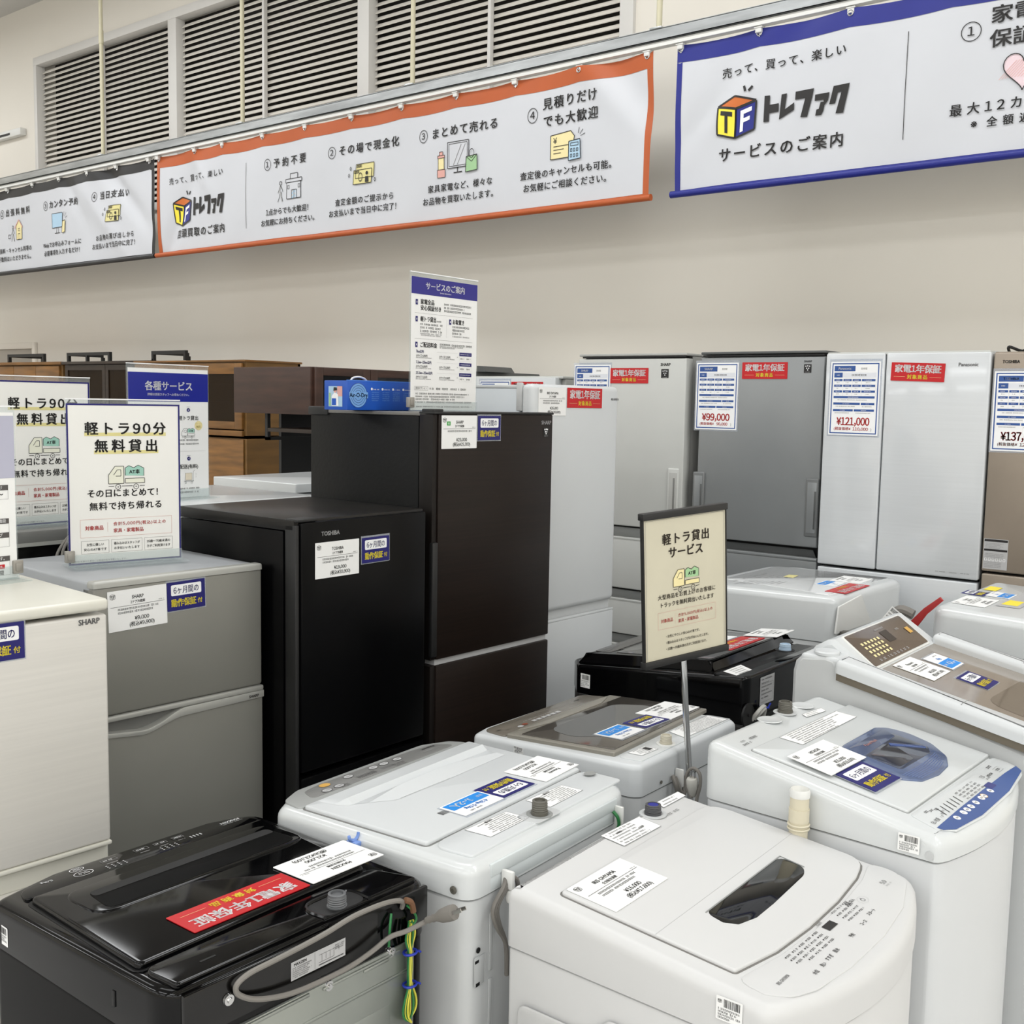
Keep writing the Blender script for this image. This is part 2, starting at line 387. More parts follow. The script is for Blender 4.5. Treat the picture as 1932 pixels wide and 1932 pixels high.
def truck(pr, x, y, w, cab, cargo, lw, word=True):
    f = lambda a, b: (x + (a - .5) * w, y + (b - .3) * w)
    c = [f(0, .12), f(0, .36), f(.18, .6), f(.42, .6), f(.42, .12)]; pr.pg(c, cab, 2); pr.pl(c, lw, INK, 3, True)
    pr.pl([f(.14, .36), f(.24, .5), f(.34, .5), f(.34, .33), f(.2, .33)], lw, INK, 3)
    k = [f(.46, .34), f(.46, .55), f(.56, .61), f(.7, .55), f(.82, .62), f(.98, .54), f(.98, .32)]; pr.pg(k, cargo, 2); pr.pl(k, lw, INK, 3)
    b = [f(.46, .13), f(.46, .26), f(1, .26), f(1, .13)]; pr.pg(b, cab, 2); pr.pl(b, lw, INK, 3, True)
    for a in (.26, .76): pr.ri(*f(a, .03), .07 * w, lw, INK, 3); pr.ci(*f(a, .03), .02 * w, INKG, 3)
    for (a, d) in ((0, .15), (.36, .66), (.86, 1)): pr.ln(*f(a, .05), *f(d, .05), lw, INK, 3)
    if word: pr.t('AT車', *f(.72, .44), .13 * w, INK, 4, b=.02)
# ---------------------------------------------------------------- the room
WY, CZ = 5.35, 5.165
LX0, LX1, LZ0, LZ1 = -9.86, -3.47, 3.18, 4.66           # louvred opening in the back wall
struct(obj('floor', [(*box(-14, 12, -14, WY, -.1, 0), FLOOR)]))
struct(obj('ceiling', [(*box(-14, 12, -14, WY + .2, CZ, CZ + .1), CEIL)]))
struct(obj('wall_back', [(*cat(box(-14, LX0, WY, WY + .2, 0, CZ), box(LX1, 12, WY, WY + .2, 0, CZ), box(LX0, LX1, WY, WY + .2, 0, LZ0), box(LX0, LX1, WY, WY + .2, LZ1, CZ)), WALL)]))
struct(obj('wall_left', [(*box(-14.2, -14, -14, WY, 0, CZ), WALL)]))
struct(obj('wall_right', [(*box(12, 12.2, -14, WY, 0, CZ), WALL)]))
struct(obj('wall_front', [(*box(-14, 12, -14.2, -14, 0, CZ), WALL)]))
# window_1: the long louvred window high on the back wall
w1 = bpy.data.objects.new('window_1', None); C.objects.link(w1); struct(w1)
fz = .045
obj('frame', [(*cat(box(LX0 - .03, LX1 + .03, WY - .03, WY + .06, LZ1 - .05, LZ1 + .02, .004), box(LX0 - .03, LX1 + .03, WY - .03, WY + .06, LZ0 - .02, LZ0 + .04, .004),
    box(LX0 - .03, LX0 + .02, WY - .028, WY + .06, LZ0, LZ1, .004), box(LX1 - .06, LX1 + .03, WY - .028, WY + .06, LZ0, LZ1, .004)), FRAMEW)], w1)
MUL = (-7.76, -5.59)
for x in MUL: obj('mullion', [(*box(x - .05, x + .06, WY - .026, WY + .06, LZ0, LZ1, .004), FRAMEW)], w1)
for x in (-8.81, -6.66, -4.5): obj('glazing_bar', [(*box(x - .012, x + .012, WY - .004, WY + .03, LZ0, LZ1, .003), FRAMEW)], w1)
xs = [LX0 + .02, MUL[0] - .05, MUL[0] + .06, MUL[1] - .05, MUL[1] + .06, LX1 - .06]
for k in range(3):
    gs = []; z = LZ0 + .05
    while z < LZ1 - .06:
        g = box(xs[2 * k], xs[2 * k + 1], -.022, .022, -.003, .003)
        gs.append(xf(g, T(0, WY + .05, z) @ Matrix.Rotation(R(45), 4, 'X'))); z += .046
    obj('louvre_slats', [(*cat(*gs), SLAT)], w1)
obj('louvre_shaft', [(*cat(box(LX0, LX1, WY + .17, WY + .19, LZ0, LZ1)), SHAFT)], w1)
# door_1, far left in the back wall
d1 = bpy.data.objects.new('door_1', None); C.objects.link(d1); struct(d1)
obj('door_frame', [(*cat(box(-10.04, -9.985, WY - .03, WY - .001, 0, 2.13, .004), box(-11.2, -10.04, WY - .03, WY - .001, 2.07, 2.13, .004), box(-11.2, -11.14, WY - .03, WY - .001, 0, 2.07, .004)), WALL)], d1)
obj('door_leaf', [(*box(-11.14, -10.04, WY - .012, WY - .001, 0, 2.07), mat('door_grey', (178, 172, 162), .6, var=.03))], d1)
# wall duct
t = thing('wall_duct', 'short white horizontal duct fixed on the back wall left of the louvres', 'duct', at(-10.5, WY, 0, 4.06))
obj('duct_cover', [(*box(-.6, .41, -.06, -.001, -.03, .035, .006), PLW)], t); obj('duct_slot', [(*box(-.6, .22, -.062, -.06, -.012, .008), BMAT)], t)

# ---------------------------------------------------------------- hanging rail with the three banners
RY = 4.85
rail = thing('banner_rail', 'long galvanised ceiling rail on cream rods with white runners', 'rail', at(0, RY, 0, 3.44))
chan = cat(box(-12, .6, -.032, .032, .052, .058), box(-12, .6, -.032, -.028, 0, .055), box(-12, .6, .028, .032, 0, .055), box(-12, .6, -.032, -.015, 0, .004), box(-12, .6, .015, .032, 0, .004))
obj('steel_channel', [(*chan, GALV)], rail)
obj('curtain_track', [(*cat(box(-12, .6, -.02, .02, -.028, -.002, .003), box(-12, .6, -.024, -.02, -.028, -.012)), PLW)], rail)
for x in (-11.4, -9.7, -7.985, -6.26, -4.665, -2.98, -1.3):
    ro = obj('hanger_rod', [(*cyl(x, 0, .055, CZ - 3.44, .0145, 12), CREAM)], rail)
    obj('rod_clamp', [(*cat(box(x - .035, x + .035, -.036, .036, .056, .066, .003), cyl(x, 0, .066, .085, .012, 6)), GALV)], ro)
    obj('rod_sleeve', [(*cyl(x, 0, .9, 1.0, .0185, 12), CREAM)], ro)

def banner(name, label, x0, w, edge, pr, hooks, seed, topw, sidew, folds):
    h = .715; z0 = 2.69
    b = thing(name, label, 'banner', at(x0, RY, 0, z0), 'service banners on the ceiling rail')
    rd = random.Random(seed); ph = [rd.uniform(0, 6) for _ in range(6)]
    def wave(x, z):
        v = .006 * math.sin(x * 2.3 + ph[0]) + .003 * math.sin(x * 6.1 + z * 5 + ph[1]) + .0022 * math.sin(x * 11 - z * 9 + ph[2])
        for (fx, fz_, dx, dz, amp, wid) in folds:       # soft creases running from a corner
            d = (x - fx) * dz - (z - fz_) * dx; al = (x - fx) * dx + (z - fz_) * dz
            v += 1.15 * amp * math.exp(-(d / wid) ** 2) * max(0, 1 - abs(al) / .75)
        return v
    def sag(x):
        hk = [q - x0 for q in hooks]; a = max([q for q in hk if q <= x] or [0]); c = min([q for q in hk if q > x] or [w])
        u = (x - a) / max(.01, c - a); return -.012 * 4 * u * (1 - u)
    def fn(x, z, hh):
        s = sag(x) * max(0, (z / h - .6) / .4); return Vector((x, -hh * 1.0 + wave(x, z), z + s))
    nx, nz = int(w / .02), 40
    base = Pr(); base.r(0, 0, w, h, CLOTHW, 0, nx, nz)
    e = Pr(); e.r(0, h - topw, w, h, edge, 1, nx, 4); e.r(0, 0, sidew, h - topw, edge, 1, 2, nz); e.r(w - sidew, 0, w, h - topw, edge, 1, 2, nz); e.r(0, 0, w, .02, edge, 1, nx, 1)
    obj('banner_cloth', base.emit(fn) + e.emit(fn, .0016) + pr.emit(fn, .0016, .03), b, None, 60, False)
    obj('bottom_bar', [(*tube([(-.01, -.004, .0), (w + .01, -.004, .0)], .017, 12, 2), edge)], b)
    for q in hooks:
        x = q - x0; p = fn(x, h - .022, 0)
        ey = obj('eyelet', [(*tube([(x + .011 * math.cos(a), p.y - .003, p.z + .011 * math.sin(a)) for a in [k * math.pi / 4 for k in range(8)]], .0035, 6, 2, True), CHROME)], b)
        zt = 3.44 - .028 - z0
        rn = obj('runner', [(*cat(box(x - .016, x + .016, -.016, .016, zt - .03, zt - .002, .004), box(x - .021, x + .021, -.019, .019, zt - .010, zt - .002, .002)), PLW)], b)
        obj('runner_hook', [(*tube([(x, 0, zt - .03), (x, 0, zt - .045), (x + .006, p.y * .5, p.z + .012), (x, p.y - .004, p.z + .002), (x - .006, p.y, p.z + .01)], .0022, 6, 4), CHROME)], rn)
    return b
def icon_person(pr, x, y, h, lw):
    pr.ri(x, y + h * .42, h * .09, lw, INK); pr.pl([(x - .02 * h, y + .3 * h), (x - .1 * h, y + .02 * h), (x + .02 * h, y - .12 * h), (x + .12 * h, y - .5 * h)], lw * 2.2, INKL)
    pr.pl([(x, y + .3 * h), (x - .12 * h, y + .1 * h), (x - .2 * h, y - .06 * h)], lw, INK); pr.pl([(x, y + .3 * h), (x + .12 * h, y + .12 * h), (x + .18 * h, y - .02 * h)], lw, INK)
    pr.pl([(x - .02 * h, y), (x - .08 * h, y - .25 * h), (x - .2 * h, y - .5 * h)], lw, INK); pr.pl([(x + .04 * h, y), (x + .08 * h, y - .25 * h), (x + .18 * h, y - .5 * h)], lw, INK)
def icon_notes(pr, x, y, lw):
    for (dx, dy, a) in ((.02, .035, .1), (0, 0, .1)):
        p = [(x - .085 + dx, y - .055 + dy), (x + .07 + dx, y - .055 + dy), (x + .075 + dx, y + .03 + dy), (x - .08 + dx, y + .03 + dy)]
        pr.pg(p, YELP, 2 + (a and dx == 0)); pr.pl(p, lw, INK, 4, True)
        for k in range(4): pr.ri(x - .07 + dx + k * .011, y + .018 + dy, .0045, lw * .8, INK, 4, 10, .007)
    pr.ri(x - .02, y - .015, .016, lw, INK, 5, 16, .025); pr.ci(x + .035, y + .005, .011, INK, 5); pr.pg([(x + .02, y - .05), (x + .05, y - .05), (x + .048, y - .015), (x + .022, y - .015)], INK, 5)
    for (sx_, sy_) in ((-.11, .045), (-.125, .005), (.1, -.04)): pr.pl([(x + sx_, y + sy_ + .012), (x + sx_ + .007, y + sy_), (x + sx_, y + sy_ - .012), (x + sx_ - .007, y + sy_)], lw, INK, 3, True)
Z = lambda z: z - 2.69
def head(pr, x, no, txt, xl, w, z=3.2, b=.02):
    pr.ri(x, Z(z), .032, .0035, INK, 2, 24, .037); pr.t(no, x, Z(z), .05, INK, 3, b=.012); pr.t(txt, xl, Z(z), .066, INK, 3, b=b, w=w, al='L')
# --- orange banner
x0 = -7.275; p = Pr(); X = lambda x: x - x0
p.t('売って、買って、楽しい', X(-6.796), Z(3.212), .052, INK, 3, b=.012, w=.648)
cube_mark(p, X(-6.972), Z(2.985), .215, .009); shop_word(p, X(-6.831), Z(2.945), .367, .128, INK)
p.t('店頭買取のご案内', X(-6.754), Z(2.826), .068, INK, 3, b=.018, w=.596); p.r(X(-6.221), Z(2.80), X(-6.217), Z(3.244), INKG, 2, 1, 24)
head(p, X(-5.991), '1', '予約不要', X(-5.93), .33)
xx, yy = X(-5.745), Z(3.03)
for q in ([(-.05, -.075), (.09, -.075), (.09, .03), (-.05, .03)], [(-.062, .03), (.102, .03), (.102, .052), (-.062, .052)], [(-.015, .052), (.06, .052), (.06, .085), (-.015, .085)], [(.0, -.075), (.05, -.075), (.05, -.02), (.0, -.02)]): p.pg([(xx + a, yy + c) for a, c in q], SKY if q[0][0] == 0 else CLOTHW, 2); p.pl([(xx + a, yy + c) for a, c in q], .004, INK, 3, True)
p.ln(xx + .025, yy - .075, xx + .025, yy - .02, .003, INK, 4)
for a in (-.04, .066): p.pl([(xx + a, yy - .01), (xx + a + .016, yy - .01), (xx + a + .016, yy + .012), (xx + a, yy + .012)], .003, INK, 3, True)
icon_person(p, xx - .115, yy - .02, .13, .004)
p.t('1点からでも大歓迎！', X(-5.78), Z(2.884), .0465, INK, 3, b=.016, w=.454); p.t('お気軽にお持ちください。', X(-5.778), Z(2.816), .0465, INK, 3, b=.016, w=.56)
head(p, X(-5.356), '2', 'その場で現金化', X(-5.295), .522); icon_notes(p, X(-5.075), Z(3.035), .0035)
p.t('査定金額のご提示から', X(-5.071), Z(2.883), .0465, INK, 3, b=.016, w=.51); p.t('お支払いまで当日中に完了！', X(-5.075), Z(2.818), .0465, INK, 3, b=.016, w=.626)
head(p, X(-4.576), '3', 'まとめて売れる', X(-4.508), .504)
xx, yy = X(-4.304), Z(3.035)
q = [(-.075, -.045), (.085, -.045), (.085, .1), (-.075, .1)]; p.pg([(xx + a, yy + c) for a, c in q], CLOTHW, 2); p.pl([(xx + a, yy + c) for a, c in q], .004, INK, 3, True)
p.pl([(xx + a * .86 + .001, yy + (c - .027) * .86 + .027) for a, c in q], .003, INK, 3, True)
for k in (-.03, 0): p.ln(xx + k, yy - .03, xx + k + .06, yy + .08, .003, INKG, 3)
p.pl([(xx, yy - .045), (xx, yy - .07)], .006, INK); p.ln(xx - .03, yy - .072, xx + .035, yy - .072, .006, INK)
for (a, c, m) in (((-.155, -.09), (-.095, -.045), PINK), ((-.148, -.045), (-.102, .02), YELW), ((-.152, .02), (-.098, .035), PINK), ((-.138, .035), (-.112, .055), PINK)):
    q = [(xx + a[0], yy + a[1]), (xx + c[0], yy + a[1]), (xx + c[0], yy + c[1]), (xx + a[0], yy + c[1])]; p.pg(q, m, 2); p.pl(q, .003, INK, 3, True)
q = [(.065, -.08), (.155, -.075), (.15, .01), (.07, .005)]; p.pg([(xx + a, yy + c) for a, c in q], GREENP, 4); p.pl([(xx + a, yy + c) for a, c in q], .004, INK, 5, True); p.pl([(xx + .07, yy + .005), (xx + .11, yy - .025), (xx + .15, yy + .01)], .003, INK, 5); p.ri(xx + .11, yy + .02, .018, .003, INK, 5, 16, .024)
p.t('家具家電など、様々な', X(-4.285), Z(2.885), .0465, INK, 3, b=.016, w=.502); p.t('お品物を買取いたします。', X(-4.288), Z(2.816), .0465, INK, 3, b=.016, w=.579)
p.ri(X(-3.76), Z(3.201), .034, .0035, INK, 2, 24, .04); p.t('4', X(-3.76), Z(3.201), .055, INK, 3, b=.012)
p.t('見積りだけ', X(-3.507), Z(3.248), .068, INK, 3, b=.02, w=.366); p.t('でも大歓迎', X(-3.504), Z(3.154), .068, INK, 3, b=.02, w=.367)
xx, yy = X(-3.545), Z(3.015); q = [(-.09, -.065), (.05, -.065), (.07, .04), (.045, .07), (-.09, .06)]
p.pg([(xx + a, yy + c) for a, c in q], YELW, 2); p.pl([(xx + a, yy + c) for a, c in q], .004, INK, 3, True); p.t('¥', xx - .06, yy + .03, .045, INK, 3)
for k, e in enumerate((.03, .0, -.02)): p.ln(xx - .07, yy - .0 - k * .018, xx + e, yy - .0 - k * .018, .0035, INK, 3)
q = [(.035, -.085), (.115, -.08), (.11, .02), (.035, .015)]; p.pg([(xx + a, yy + c) for a, c in q], SKY, 4); p.pl([(xx + a, yy + c) for a, c in q], .004, INK, 5, True); p.fr(xx + .047, yy - .012, xx + .1, yy + .006, .003, INK, 5)
for i in range(3):
    for j in range(2): p.fr(xx + .047 + i * .02, yy - .07 + j * .028, xx + .059 + i * .02, yy - .052 + j * .028, .003, INK, 5)
for (a, c, d, e) in ((.095, .05, .1, .08), (.105, .045, .125, .068), (.11, .035, .14, .045)): p.ln(xx + a, yy + c, xx + d, yy + e, .003, INK)
p.t('査定後のキャンセルも可能。', X(-3.523), Z(2.882), .0465, INK, 3, b=.016, w=.634); p.t('お気軽にご相談ください。', X(-3.528), Z(2.815), .0465, INK, 3, b=.016, w=.582)
OH = [-7.25, -6.80, -6.477, -6.044, -5.614, -5.184, -4.751, -4.318, -3.886, -3.449, -3.04]
banner('orange_banner', 'orange-edged banner with four numbered buying steps', x0, 4.27, ORANGEC, p, OH, 3, .08, .035, [(.15, .1, .55, .83, .03, .08), (4.2, .5, .6, -.8, .02, .09), (3.95, .6, .7, -.7, -.014, .07), (.5, .6, -.6, .8, -.012, .06)])
# --- black banner
x0 = -11.57; p = Pr()
head(p, X(-9.603), '2', '出張料無料', X(-9.539), .417); xx, yy = X(-9.33), Z(3.04)
q = [(-.035, -.075), (.06, -.075), (.06, .04), (.012, .09), (-.035, .04)]; p.pg([(xx + a, yy + c) for a, c in q], YELW, 2); p.pl([(xx + a, yy + c) for a, c in q], .004, INK, 3, True); p.pl([(xx - .06, yy + .02), (xx + .012, yy + .09), (xx + .075, yy + .02)], .008, PINK, 4)
p.fr(xx + .0, yy - .005, xx + .03, yy + .02, .003, INK, 4); p.fr(xx - .005, yy - .075, xx + .03, yy - .025, .003, INK, 4); icon_person(p, xx - .09, yy - .02, .13, .004); p.fr(xx - .165, yy - .06, xx - .125, yy - .025, .004, INK, 3)
p.t('出張料・キャンセル料等の', X(-9.40), Z(2.88), .0465, INK, 3, b=.016, w=.6); p.t('手数料はいただきません。', X(-9.385), Z(2.81), .0465, INK, 3, b=.016, w=.59)
head(p, X(-8.846), '3', 'カンタン予約', X(-8.789), .423); xx, yy = X(-8.65), Z(3.045)
q = [(-.1, -.035), (.06, -.035), (.06, .08), (-.1, .08)]; p.pg([(xx + a, yy + c) for a, c in q], SKY, 2); p.pl([(xx + a, yy + c) for a, c in q], .004, INK, 3, True); p.pl([(xx - .03, yy - .035), (xx - .035, yy - .08), (xx + .0, yy - .08), (xx - .005, yy - .035)], .004, INK); p.ln(xx - .06, yy - .08, xx + .025, yy - .08, .005, INK)
q = [(.06, -.085), (.105, -.08), (.11, .015), (.068, .01)]; p.pg([(xx + a, yy + c) for a, c in q], YELW, 4); p.pl([(xx + a, yy + c) for a, c in q], .004, INK, 5, True)
for (a, c, d, e) in ((.08, .05, .085, .085), (.095, .045, .115, .075), (.1, .035, .135, .045)): p.ln(xx + a, yy + c, xx + d, yy + e, .003, INK)
p.t('Webでお申込みフォームに', X(-8.611), Z(2.876), .0465, INK, 3, b=.016, w=.596); p.t('必要事項を入力するだけ！', X(-8.604), Z(2.81), .0465, INK, 3, b=.016, w=.589)
head(p, X(-8.102), '4', '当日支払い', X(-8.029), .36); icon_notes(p, X(-7.845), Z(3.045), .0035)
p.t('お品物の運び出しから', X(-7.839), Z(2.875), .0465, INK, 3, b=.016, w=.529); p.t('お支払いまで当日中に完了！', X(-7.845), Z(2.812), .0465, INK, 3, b=.016, w=.628)
banner('black_banner', 'black-edged banner with home pickup steps, at the far left', x0, 4.255, BLACKC, p, [-11.5, -11.1, -10.67, -10.25, -9.9, -9.489, -9.06, -8.637, -8.209, -7.8, -7.37], 5, .075, .035, [(3.8, .55, .75, -.66, .035, .07), (3.6, .3, .75, -.66, -.02, .08), (3.1, .6, .6, -.8, .012, .06)])
# --- blue banner
x0 = -2.87; p = Pr()
p.t('売って、買って、楽しい', X(-2.312), Z(3.233), .052, INK, 3, b=.014, w=.621); cube_mark(p, X(-2.535), Z(3.015), .205, .009)
shop_word(p, X(-2.392), Z(2.972), .409, .12, INK); p.t('サービスのご案内', X(-2.31), Z(2.845), .07, INK, 3, b=.02, w=.625); p.r(X(-1.7345), Z(2.807), X(-1.7315), Z(3.263), INK, 2, 1, 24)
p.ri(X(-1.474), Z(3.211), .039, .0035, INK, 2, 28); p.t('1', X(-1.474), Z(3.211), .05, INK, 3, b=.012)
p.t('家電', X(-1.40), Z(3.262), .078, INK, 3, b=.02, al='L', sx=1.12); p.t('保証', X(-1.40), Z(3.163), .078, INK, 3, b=.02, al='L', sx=1.12)
hx, hy = X(-1.262), Z(3.03); hp = [(hx + .078 * (16 * math.sin(a) ** 3) / 16, hy + .078 * (13 * math.cos(a) - 5 * math.cos(2 * a) - 2 * math.cos(3 * a) - math.cos(4 * a)) / 15) for a in [k * math.pi / 18 for k in range(36)]]
p.pg(hp, mat('pale_pink', (232, 210, 216), .5, var=.02), 2); p.pl(hp, .004, INK, 4, True)
for k in range(-4, 5): p.ln(hx - .045 + k * .012, hy - .03 - abs(k) * .001, hx + k * .012 + .02, hy + .035, .0018, PINK, 3)
p.t('最大12カ月', X(-1.544), Z(2.896), .052, INK, 3, b=.018, al='L', w=.36); p.t('※全額返金', X(-1.455), Z(2.832), .043, INK, 3, b=.018, al='L', w=.295)
banner('blue_banner', 'blue-edged service banner with the cube emblem, at the right', x0, 3.4, BLUEC, p, [-2.851, -2.434, -1.992, -1.56, -1.13, -.7, -.27, .16, .5], 9, .082, .03, [(.12, .25, .5, .86, .02, .1), (.35, .45, .7, .7, -.016, .07), (.5, .6, .8, .6, .012, .06)])

# ---------------------------------------------------------------- used furniture along the back wall
def panel(x0, x1, z0, z1, y, th, m): return (*box(x0, x1, y, y + th, z0, z1, .002, 1), m)
# oak sideboard with three plain doors (far left)
t = thing('oak_wall_cabinet', 'long oak cabinet with plain doors at the far left', 'cabinet', at(-9.35, 4.72))
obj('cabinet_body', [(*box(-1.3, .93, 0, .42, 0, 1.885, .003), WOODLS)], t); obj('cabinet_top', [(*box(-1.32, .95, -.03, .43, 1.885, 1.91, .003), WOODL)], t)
for k in range(6): obj('door', [(*box(-1.28 + k * .365, -.92 + k * .365, -.022, -.001, .95, 1.875, .002), WOODL)], t)
# dark glass-fronted cabinet
t = thing('glass_display_cabinet', 'dark brown cabinet with glass doors between the two oak cabinets', 'cabinet', at(-7.77, 4.72))
obj('cabinet_body', [(*cat(box(-.60, -.56, 0, .42, 0, 1.885), box(.56, .60, 0, .42, 0, 1.885), box(-.6, .60, .4, .42, 0, 1.885), box(-.6, .60, 0, .42, 0, .9)), WOODB)], t)
obj('cabinet_top', [(*box(-.62, .61, -.03, .43, 1.885, 1.908, .003), WOODB)], t)
for z in (1.25, 1.6): obj('shelf', [(*box(-.56, .56, .03, .39, z, z + .02), WOODB)], t)
for (a, b) in ((-.58, .0), (.005, .595)):
    dr = obj('door', [(*cat(box(a, a + .04, -.02, -.001, .92, 1.88), box(b - .04, b, -.02, -.001, .92, 1.88), box(a + .04, b - .04, -.02, -.001, 1.84, 1.88), box(a + .04, b - .04, -.02, -.001, .92, .96)), WOODB)], t)
    obj('glass_pane', [(*box(a + .04, b - .04, -.012, -.008, .96, 1.84), BROWNGL)], dr)
# black metal frames standing on the cabinets
def frame_rack(x, y, z, yaw, w, label, d=.3, leg=False):
    t = thing('metal_leg_frame', label, 'frame', at(x, y, yaw, z), 'black frames on top of the cabinets')
    obj('frame_bar', [(*cat(box(0, w, -.012, .012, .045, .07), box(0, .025, -.012, .012, 0, .045), box(w - .025, w, -.012, .012, 0, .045), box(w * .45, w * .45 + .02, -.012, .012, 0, .045) if leg else box(0, .02, -.012, .012, .0, .01)), BMAT)], t)
    obj('frame_foot', [(*cat(box(0, .025, .012, d, .045, .07), box(0, .025, d - .012, d + .012, 0, .045)), BMAT)], t)
frame_rack(-9.35, 4.75, 1.91, 0, .6, 'low black metal frame standing on top of the oak cabinet at far left')
frame_rack(-8.37, 4.74, 1.91, 0, .62, 'black metal frame at the left end of the glass cabinet top', .3, True)
frame_rack(-7.19, 4.74, 1.908, 0, .42, 'black metal frame at the right end of the glass cabinet top')
# oak cupboard with a glass door
t = thing('oak_cupboard', 'tall oak cupboard with a glazed door beside the blue-headed poster', 'cupboard', at(-6.5, 4.52))
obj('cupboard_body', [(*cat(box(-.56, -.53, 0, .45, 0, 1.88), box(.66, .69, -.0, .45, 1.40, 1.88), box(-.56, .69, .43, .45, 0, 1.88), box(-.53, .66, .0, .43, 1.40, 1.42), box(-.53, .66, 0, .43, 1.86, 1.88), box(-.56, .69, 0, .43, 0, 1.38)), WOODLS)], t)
obj('cupboard_top', [(*box(-.57, .7, -.02, .46, 1.88, 1.893, .003), WOODL)], t)
obj('shelf', [(*box(-.53, .66, .05, .42, 1.60, 1.618), WOODL)], t); obj('shelf', [(*box(-.53, .66, .05, .42, 1.74, 1.758), WOODL)], t)
for (a, b) in ((-.55, .05), (.055, .665)):
    dr = obj('door', [(*cat(box(a, a + .075, -.022, -.002, 1.44, 1.87, .002), box(b - .075, b, -.022, -.002, 1.44, 1.87, .002), box(a + .075, b - .075, -.022, -.002, 1.80, 1.87, .002), box(a + .075, b - .075, -.022, -.002, 1.44, 1.49, .002)), WOODL)], t)
    obj('glass_pane', [(*box(a + .075, b - .075, -.014, -.010, 1.49, 1.80), BROWNGL)], dr)
obj('drawer', [(*box(-.55, .665, -.022, -.002, 1.395, 1.432, .003), WOODL)], t)
obj('lower_door', [(*box(-.55, .05, -.012, -.002, .1, 1.375, .003), WOODL)], t); obj('lower_door', [(*box(.055, .665, -.012, -.002, .1, 1.375, .003), WOODL)], t)
# dark brown kitchen cupboard, end panel towards the aisle
t = thing('walnut_kitchen_cupboard', 'dark brown kitchen cupboard with a large plain end panel, open below', 'cupboard', at(-4.76, 3.62))
obj('end_panel', [(*box(0, .6, 0, .022, 1.57, 1.806, .002), WOODD)], t)
obj('upper_case', [(*cat(box(0, .6, .022, .78, 1.788, 1.806), box(0, .6, .022, .78, 1.57, 1.588), box(0, .02, .022, .78, 1.588, 1.788)), WOODD)], t)
for (a, b) in ((.02, .39), (.395, .77)):
    dr = obj('door', [(*cat(box(.6, .62, a, a + .05, 1.575, 1.804, .002), box(.6, .62, b - .05, b, 1.575, 1.804, .002), box(.6, .62, a + .05, b - .05, 1.765, 1.804, .002), box(.6, .62, a + .05, b - .05, 1.575, 1.615, .002)), WOODD)], t)
    obj('glass_pane', [(*box(.606, .612, a + .05, b - .05, 1.615, 1.765), DARKGL)], dr)
obj('support_frame', [(*cat(box(.18, .2, .06, .08, 1.43, 1.57), box(.18, .2, .06, .4, 1.43, 1.447), box(.18, .2, .38, .4, .9, 1.57)), BMAT)], t)
obj('open_shelf', [(*box(.2, .56, .06, .76, 1.475, 1.495, .002), WOODB)], t)
obj('back_panel', [(*box(0, .02, .3, .78, .85, 1.57), BMAT)], t); obj('base_case', [(*box(0, .6, .02, .78, 0, .88, .004), WOODD)], t)

# ---------------------------------------------------------------- price cards and tags (each lies or hangs on an appliance)
def card_obj(name, w, h, pr, base, M, label, cat_, group, th=.0012, sleeve=0):
    g = [(*slab(rpoly([(-w / 2, -h / 2), (w / 2, -h / 2), (w / 2, h / 2), (-w / 2, h / 2)], .001, 1), lambda a, b: 0, 0, th), base)]
    o = obj(name, g + pr.emit(lambda x, y, hh: Vector((x, y, th + hh))), None, M, 0, False); tag(o, label, cat_, group)
    if sleeve:
        s = sleeve; obj('clear_sleeve', [(*box(-w / 2 - s, w / 2 + s, -h / 2 - s, h / 2 + s * 1.8, -.0006, -.0001), SLEEVE)], o)
    return o
def price_card(M, label, brand, kind, price, tax, w=.157, h=.1, detail=2, eco=False):
    p = Pr(); cube_mark(p, -.42 * w, .36 * h, .014, .0007, False, 1)
    p.t(brand, 0, .30 * h, .0125, INK, 2, b=.012, sx=.85); p.t(kind, 0, .175 * h, .0082, INK, 2, b=.012, sx=.85)
    p.ln(-.46 * w, .10 * h, .46 * w, .10 * h, .0008, INK, 2); p.gk(.36 * w, .145 * h, .46 * w, .003, INKG)
    for k in range(detail): p.gk(-.34 * w, (.03 - .085 * k) * h, (.36 - .1 * k) * w, .0056, INK)
    p.t(price, .06 * w, -.235 * h, .013, INK, 2, b=.012, sx=.95); p.t(tax, .06 * w, -.375 * h, .013, INK, 2, b=.012, sx=.9)
    if eco: p.r(-.36 * w, .2 * h, -.26 * w, .32 * h, mat('eco_green', (70, 170, 80), .5, var=.03), 2); p.t('省', -.31 * w, .26 * h, .008, WHITEI, 3)
    return card_obj('price_card', w, h, p, PAPER, M, label, 'price card', 'white price cards')
def six_tag(M, label, w=.108, h=.073):
    p = Pr(); p.pg(rpoly([(-.4 * w, .02 * h), (.4 * w, .02 * h), (.4 * w, .4 * h), (-.4 * w, .4 * h)], .004), WHITEI, 1)
    p.t('6ヶ月間の', 0, .20 * h, .0205, NAVY, 2, b=.012, w=.68 * w); p.t('動作保証', -.075 * w, -.24 * h, .021, YEL, 2, b=.03, w=.66 * w); p.t('付', .36 * w, -.255 * h, .014, YEL, 2, b=.025)
    return card_obj('guarantee_tag', w, h, p, NAVY, M, label, 'tag', 'navy six-month guarantee tags', sleeve=.003)
